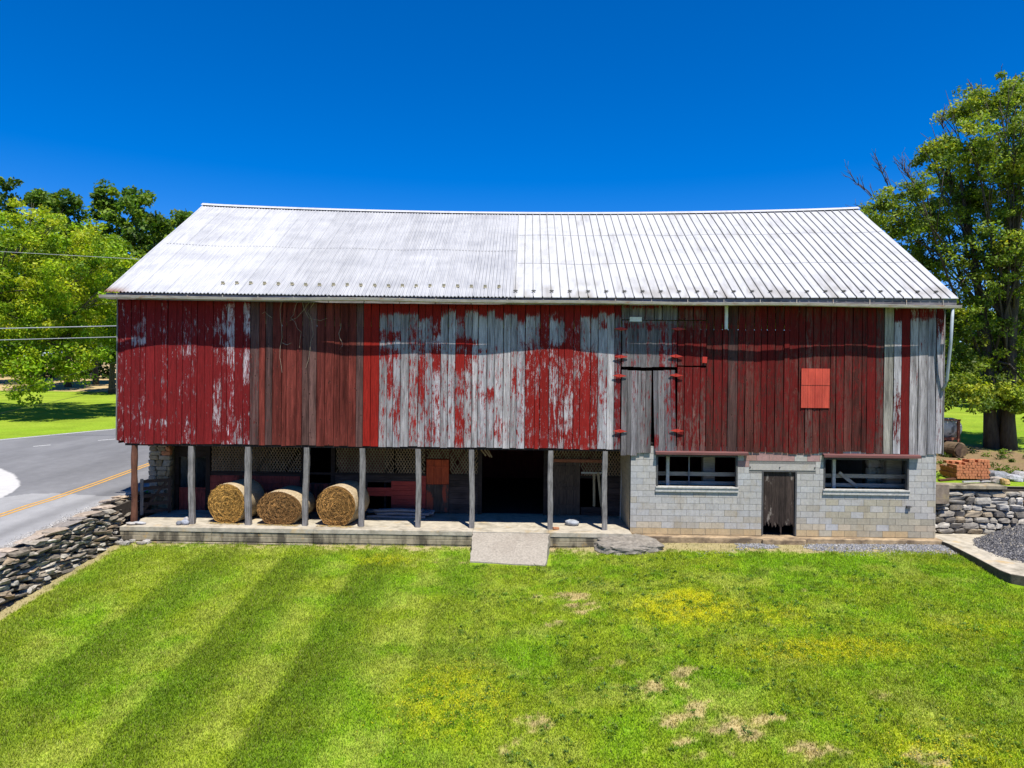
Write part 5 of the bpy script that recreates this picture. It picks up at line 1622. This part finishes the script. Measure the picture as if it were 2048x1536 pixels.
# buttercups / clover heads in the yellow patches
n = 2600; X = []; Y = []
for (px, py, rx, ry, f) in YEL:
    p = on_lawn(px, py); k = int(420 * f * rx * ry); X += list(NR.normal(p.x, rx * .45, k)); Y += list(NR.normal(p.y, ry * .45, k))
X = np.array(X); Y = np.array(Y); n = len(X)
Z = lawn_z(X, Y) + NR.uniform(.03, .07, n); s = NR.uniform(.006, .013, n)
V = np.stack([np.stack([X - s, Y - s, Z], -1), np.stack([X + s, Y - s, Z + .004], -1), np.stack([X + s, Y + s, Z], -1), np.stack([X - s, Y + s, Z + .004], -1)], 1)
fl = np_mesh("wildflowers", V.reshape(-1, 3), (np.arange(n) * 4)[:, None] + np.arange(4)[None], M_grass, None, np.repeat(np.tile(np.array([[.62, .50, .02]]), (n, 1)), 4, 0))
tag(fl, kind='stuff')

# ------------------------------------------------------------------ trees
def leaf_cloud(C, Rr, per, size, pal, p, up=.35, flat=.7, shade=None):
    """C clump centres, Rr clump radii; returns vertices, faces, colours of small bent leaves"""
    n = len(C) * per
    ci = np.repeat(np.arange(len(C)), per)
    d = NR.normal(0, 1, (n, 3)); d /= np.linalg.norm(d, axis=1, keepdims=True)
    r = NR.random(n) ** .45
    P = C[ci] + d * (r * Rr[ci])[:, None] * np.array([1, 1, flat])
    nrm = NR.normal(0, 1, (n, 3)) * .75 + d * .5 + np.array([0, 0, up * 1.6]); nrm /= np.linalg.norm(nrm, axis=1, keepdims=True)
    t = np.cross(nrm, NR.normal(0, 1, (n, 3))); t /= np.linalg.norm(t, axis=1, keepdims=True)
    b = np.cross(nrm, t)
    s = size * NR.uniform(.6, 1.35, n)[:, None]
    V = np.stack([P - t * s, P + b * s * .55 - nrm * s * .15, P + t * s * 1.1 - nrm * s * .3, P - b * s * .55 - nrm * s * .15], 1)
    pal = np.array(pal); base = pal[NR.choice(len(pal), len(C), p=p)] * NR.uniform(.8, 1.2, (len(C), 1))
    col = base[ci] * NR.uniform(.65, 1.4, (n, 1))
    col[:, 0] *= NR.uniform(.85, 1.2, n)
    Fa = (np.arange(n) * 4)[:, None] + np.arange(4)[None]
    return V.reshape(-1, 3), Fa, np.repeat(col, 4, 0)

def tree(name, label, base, ells, nclump, per, lsize, pal, p, trunk_r, group=None, clump_r=(.5, 1.0), limbs=26, shell=.55, bare=0, stems=1, low=None, seed=1, twigs=True, flat=.7, bare_pts=None):
    global NR
    NR = np.random.default_rng(seed); rs = random.Random(seed)
    base = Vector(base)
    t = thing(name, base, label, "tree", group)
    ells = [(Vector(e[0]), Vector(e[1])) for e in ells]
    vol = np.array([e[1].x * e[1].y * e[1].z for e in ells]) ** (2 / 3.); vol /= vol.sum()
    C = []
    while len(C) < nclump:
        e = ells[NR.choice(len(ells), p=vol)]
        d = NR.normal(0, 1, 3); d /= np.linalg.norm(d)
        r = shell + (1 - shell) * NR.random() if NR.random() < .8 else NR.random() ** .5 * shell
        q = np.array(e[0]) + d * r * np.array(e[1]) * NR.uniform(.86, 1.1)
        inside = False
        for e2 in ells:
            if e2 is e: continue
            if sum(((q[i] - e2[0][i]) / (e2[1][i] * .62)) ** 2 for i in range(3)) < 1: inside = True
        if inside and NR.random() < .75: continue
        C.append(q)
    C = np.array(C); R = NR.uniform(*clump_r, len(C))
    V, Fa, cc = leaf_cloud(C, R, per, lsize, pal, p, flat=flat)
    np_mesh("crown", V, Fa, M_leaf, t, cc)
    # trunk, limbs, twigs
    top = max(e[0].z + e[1].z for e in ells)
    cxy = sum((Vector((e[0].x, e[0].y, 0)) * v for e, v in zip(ells, vol)), Vector((0, 0, 0)))
    m = MB()
    fork = min(e[0].z - e[1].z * .55 for e in ells)
    fork = max(fork, .16 * top)
    for s in range(stems):
        a = s * 2.4 + .5; off = Vector((math.cos(a), math.sin(a), 0)) * (trunk_r * .75 if stems > 1 else 0)
        r0 = trunk_r * (1 if stems == 1 else .66)
        tp = Vector((cxy.x + off.x * 4.5, cxy.y + off.y * 3.5, top * (.82 if stems == 1 else .74)))
        pts = []; N = 9
        for i in range(N + 1):
            f = i / N; w = Vector((rs.uniform(-1, 1), rs.uniform(-1, 1), 0)) * .05 * top * .1 * (f > 0)
            q = off + (tp - off) * f; q.x = off.x + (tp.x - off.x) * f ** 1.5; q.y = off.y + (tp.y - off.y) * f ** 1.5
            pts.append(q + w + Vector((0, 0, -.15 if i == 0 else 0)))
        m.tube(pts, [r0 * (1.35 if i == 0 else 1) * (1 - .88 * (i / N) ** .9) + .02 for i in range(N + 1)], 12)
        nl = limbs // stems
        for k in range(nl):
            c = Vector(C[rs.randrange(len(C))])
            f = min(.95, max(.18, (fork / top) + rs.uniform(0, .55)))
            if c.z < top * .35: f = min(f, .3)
            i0 = f * N; ia = int(i0); s0 = pts[ia].lerp(pts[min(N, ia + 1)], i0 - ia)
            r1 = r0 * (1 - .88 * f ** .9) * rs.uniform(.2, .38) + .012
            mid = s0.lerp(c, .5) + Vector((rs.uniform(-.5, .5), rs.uniform(-.5, .5), rs.uniform(.0, .9)))
            m.tube([s0, s0.lerp(mid, .5) + Vector((0, 0, .1)), mid, mid.lerp(c, .5), c], [r1, r1 * .85, r1 * .65, r1 * .4, .015], 7)
            if twigs:
                for q in range(5):
                    c2 = c + Vector((rs.uniform(-1, 1), rs.uniform(-1, 1), rs.uniform(-.5, 1))) * 1.1
                    g = mid.lerp(c, rs.uniform(.2, .9)); m.tube([g, g.lerp(c2, .5) + Vector((0, 0, .1)), c2], [r1 * .3, .018, .008], 5)
    if bare_pts:
        for (s0, e0) in bare_pts:
            s0, e0 = Vector(s0), Vector(e0); r1 = .026
            P = [s0, s0.lerp(e0, .35) + Vector((rs.uniform(-.2, .2), 0, rs.uniform(0, .2))), s0.lerp(e0, .7) + Vector((rs.uniform(-.2, .2), 0, rs.uniform(-.1, .2))), e0]
            m.tube(P, [r1, r1 * .75, r1 * .5, .012], 6)
            for q in range(14):
                f = rs.uniform(.25, 1); g = s0.lerp(e0, f); L = (e0 - s0).length * rs.uniform(.10, .35)
                dr_ = ((e0 - s0).normalized() + Vector((rs.uniform(-.9, .9), rs.uniform(-.6, .6), rs.uniform(-.3, 1.0)))).normalized()
                g2 = g + dr_ * L; m.tube([g, g.lerp(g2, .5) + Vector((0, 0, .05)), g2], [.02, .014, .006], 5)
                for w in range(2):
                    g3 = g.lerp(g2, rs.uniform(.4, .9)); m.tube([g3, g3 + (dr_ + Vector((rs.uniform(-.8, .8), 0, rs.uniform(-.2, .9)))).normalized() * L * .45], [.010, .005], 4)
    m.build("trunk", M_bark, t, smooth=True)
    return t

def px_tree_x(px, d): return (px - 1052) / F * d

# big yellow-green maple beyond the road, its lowest bough hanging almost to the grass
d = 49.0; y = d - D; bz_ = float(h_left(y)); x0 = px_tree_x(-110, d)
s = d / F
def rel(px, py, dy=0):      # pixel offsets at the tree's distance -> tree space
    dd = d + dy
    p = at(px, py, dd - D); return (p.x - x0, dy, p.z - bz_)
LIME = ((.27, .36, .012), (.19, .30, .012), (.11, .20, .010), (.36, .42, .02))
tree("maple_tree", "broad bright yellow-green tree beyond the road with a bough drooping to the grass", (x0, y, bz_),
     [(rel(60, 545), (6.6, 5.5, 4.4)), (rel(160, 560, -1.5), (4.0, 4, 4.2)), (rel(20, 620, -2), (4.0, 4, 3.4)), (rel(190, 640, 1), (2.6, 3.2, 2.6)), (rel(120, 690, -2.5), (2.0, 2.0, 1.7)), (rel(72, 748, -3.5), (1.9, 1.6, 2.1)), (rel(150, 715, -2), (1.8, 1.6, 1.5)), (rel(-120, 560), (5, 5, 5)), (rel(20, 690, -3), (2.2, 2, 1.9))],
     620, 150, .105, LIME, (.34, .34, .14, .18), .42, None, (.45, .95), 40, .62, seed=21)
# the wood behind: separate trees, darker
DK = ((.06, .125, .012), (.09, .165, .014), (.042, .09, .012), (.13, .21, .016))
wood_trees = [  # px, top y, distance, width px, label
    (-30, 340, 78, 150, "tall dark tree at the left edge of the wood"),
    (55, 372, 84, 80, "thin airy dark tree with open top in the wood"),
    (125, 378, 76, 110, "dark rounded tree rising in the middle of the wood"),
    (182, 372, 80, 90, "dark tree with ragged top just left of the tallest tree in the wood"),
    (256, 362, 74, 115, "tallest dark green tree in the wood, nearest the barn roof's rake"),
    (318, 425, 70, 80, "mid green tree half hidden by the roof's left slope"),
    (358, 422, 88, 60, "small dark treetop showing right beside the roof's peak"),
    (215, 470, 68, 130, "low mid green tree in front of the wood beside the yellow-green tree"),
    (60, 430, 70, 150, "bushy green tree rising behind the yellow-green one"),
]
for i, (px, py, dd, wpx, lab) in enumerate(wood_trees):
    yy = dd - D; zb = float(h_left(yy)); xx = px_tree_x(px, dd); top = at(px, py, yy).z - zb; w = wpx / F * dd / 2
    rs = random.Random(i + 5)
    E = [((rs.uniform(-.3, .3), 0, top * .62), (w * 1.05, w, top * .26)), ((rs.uniform(-.4, .4) * w, 0, top - w * .75), (w * .72, w * .7, w * .75)),
         ((-.5 * w, rs.uniform(-1, 1), top * .74), (w * .55, w * .6, w * .6)), ((.55 * w, rs.uniform(-1, 1), top * .68), (w * .6, w * .6, w * .62)), ((0, -.5, top * .36), (w * 1.1, w, top * .18))]
    tree("woodland_tree", lab, (xx, yy, zb), E, 150, 70, .24, DK if i not in (5, 7, 8) else ((.10, .17, .012), (.07, .135, .012), (.05, .10, .012), (.13, .19, .016)), (.3, .35, .15, .2), .26, "trees of the wood beyond the road", (.55, 1.15), 12, .5, seed=40 + i, twigs=False)
# farther mass of the wood behind those trunks
NR = np.random.default_rng(99)
n = 900; X = NR.uniform(-105, -30, n); Y = NR.uniform(66, 80, n); Z = h_left(Y) + NR.random(n) ** .8 * 10.5
V, Fa, cc = leaf_cloud(np.stack([X, Y, Z], -1), NR.uniform(.9, 1.8, n), 42, .30, ((.028, .06, .010), (.04, .08, .012), (.02, .045, .009)), (.4, .3, .3))
tag(np_mesh("woods", V, Fa, M_leaf, None, cc), kind='stuff')

# large tree on the right, several stems, thin at the top with bare twigs
d = 33.5; y = d - D; bz_ = float(h_right(y)); x0 = px_tree_x(1990, d)
GR = ((.19, .265, .026), (.13, .20, .022), (.31, .36, .035), (.08, .125, .018))
tree("spreading_tree", "large spreading tree with thick clustered trunk and bare twigs right of the barn", (x0, y, bz_),
     [(rel(a, b_, (k % 5 - 2) * .9), (rx * .0236, max(rx, 60) * .026, rz * .0236)) for k, (a, b_, rx, rz) in enumerate([(1752,415,42,34),(1800,455,55,50),(1862,440,60,60),(1880,300,52,44),(1925,228,48,42),(1965,300,80,70),(1990,205,62,52),(2045,185,52,46),(1950,400,100,80),(1850,530,80,70),(2060,330,110,120),(2000,510,120,110),(1895,650,95,110),(1990,690,110,120),(2060,660,120,130),(1925,770,80,52),(2030,790,95,55),(1890,740,50,60),(2100,500,110,150),(1900,370,50,40),(1830,380,30,26)])],
     1650, 72, .074, GR, (.36, .32, .14, .18), .42, None, (.25, .58), 66, .30, stems=3, seed=77, flat=.62,
     bare_pts=[(rel(1800, 440), rel(1708, 362)), (rel(1850, 400), rel(1787, 312)), (rel(1800, 430), rel(1755, 322)), (rel(1960, 270), rel(1945, 172)), (rel(2040, 220), rel(2000, 150)), (rel(1840, 470), rel(1730, 420)), (rel(1900, 330), rel(1880, 225)), (rel(1990, 240), rel(1960, 175)), (rel(1925, 300), rel(1885, 290))])
for i, (px, py, dd, wpx, lab) in enumerate(((1880, 600, 64, 150, "leafy dark tree in the distance between the barn corner and the big trunk"), (2010, 560, 70, 160, "distant dense tree behind the big clustered trunk"), (2110, 600, 60, 140, "distant tree at the right edge of the meadow"), (1960, 690, 58, 90, "low bush-like tree at the far edge of the right meadow"))):
    yy = dd - D; zb = float(h_right(yy)); xx = px_tree_x(px, dd); top = at(px, py, yy).z - zb; w = wpx / F * dd / 2
    rs = random.Random(i + 35)
    E = [((0, 0, top * .55), (w, w, top * .38)), ((rs.uniform(-.3, .3) * w, 0, top * .8), (w * .7, w * .7, top * .2)), ((0, -.5, top * .3), (w * 1.05, w, top * .24))]
    tree("meadow_tree", lab, (xx, yy, zb), E, 130, 70, .20, DK if i % 2 == 0 else GR, (.3, .35, .15, .2), .24, "trees beyond the right meadow", (.5, 1.05), 10, .5, seed=140 + i, twigs=False)
# weeds on the rough ground under the big tree
NR = np.random.default_rng(55)
n = 90; X = NR.uniform(13.8, 26, n); Y = NR.uniform(2.2, 9, n); ok = NR.random(n) < .9
V, Fa, cc = leaf_cloud(np.stack([X, Y, h_right(Y) + .08], -1), NR.uniform(.12, .35, n), 60, .05, ((.07, .13, .012), (.11, .17, .014), (.05, .08, .012)), (.4, .3, .3))
tag(np_mesh("weeds", V, Fa, M_leaf, None, cc), kind='stuff')

# ------------------------------------------------------------------ overhead lines over the road
def wire(a, b, r, lab, mat=M_wire, sag=.25):
    a, b = Vector(a), Vector(b); N = 30; m = MB()
    pts = [a.lerp(b, i / N) - Vector((0, 0, sag * 4 * (i / N) * (1 - i / N))) for i in range(N + 1)]
    m.tube(pts, r, 6)
    o = m.build("power_line", mat); return tag(o, lab, "power line", "overhead lines along the road")
def span(pa, pb, Y, ext=14):
    a, b = at(pa[0], pa[1], Y), at(pb[0], pb[1], Y)
    dv = (b - a).normalized(); return a - dv * ext, b + dv * ext
for (pa, pb, Y, r, mt, lab) in (((0, 657), (226, 652), 14, .026, M_wire, "bright thick overhead line, upper of the close pair crossing the yellow-green tree"), ((0, 680), (226, 674), 14, .020, M_wire, "overhead line just below the thickest one"),
                                ((0, 503), (235, 516), 16, .013, M_wire, "thin high overhead line crossing the upper crown of the yellow-green tree"), ((0, 789), (226, 726), 18, .010, M_wired, "thin dark overhead line sloping down to the left above the tan field strip"),
                                ((40, 818), (226, 777), 18, .010, M_wired, "lowest thin dark overhead line sloping across the far lawn")):
    a, b = span(pa, pb, Y); wire(a, b, r, lab, mt, .0)
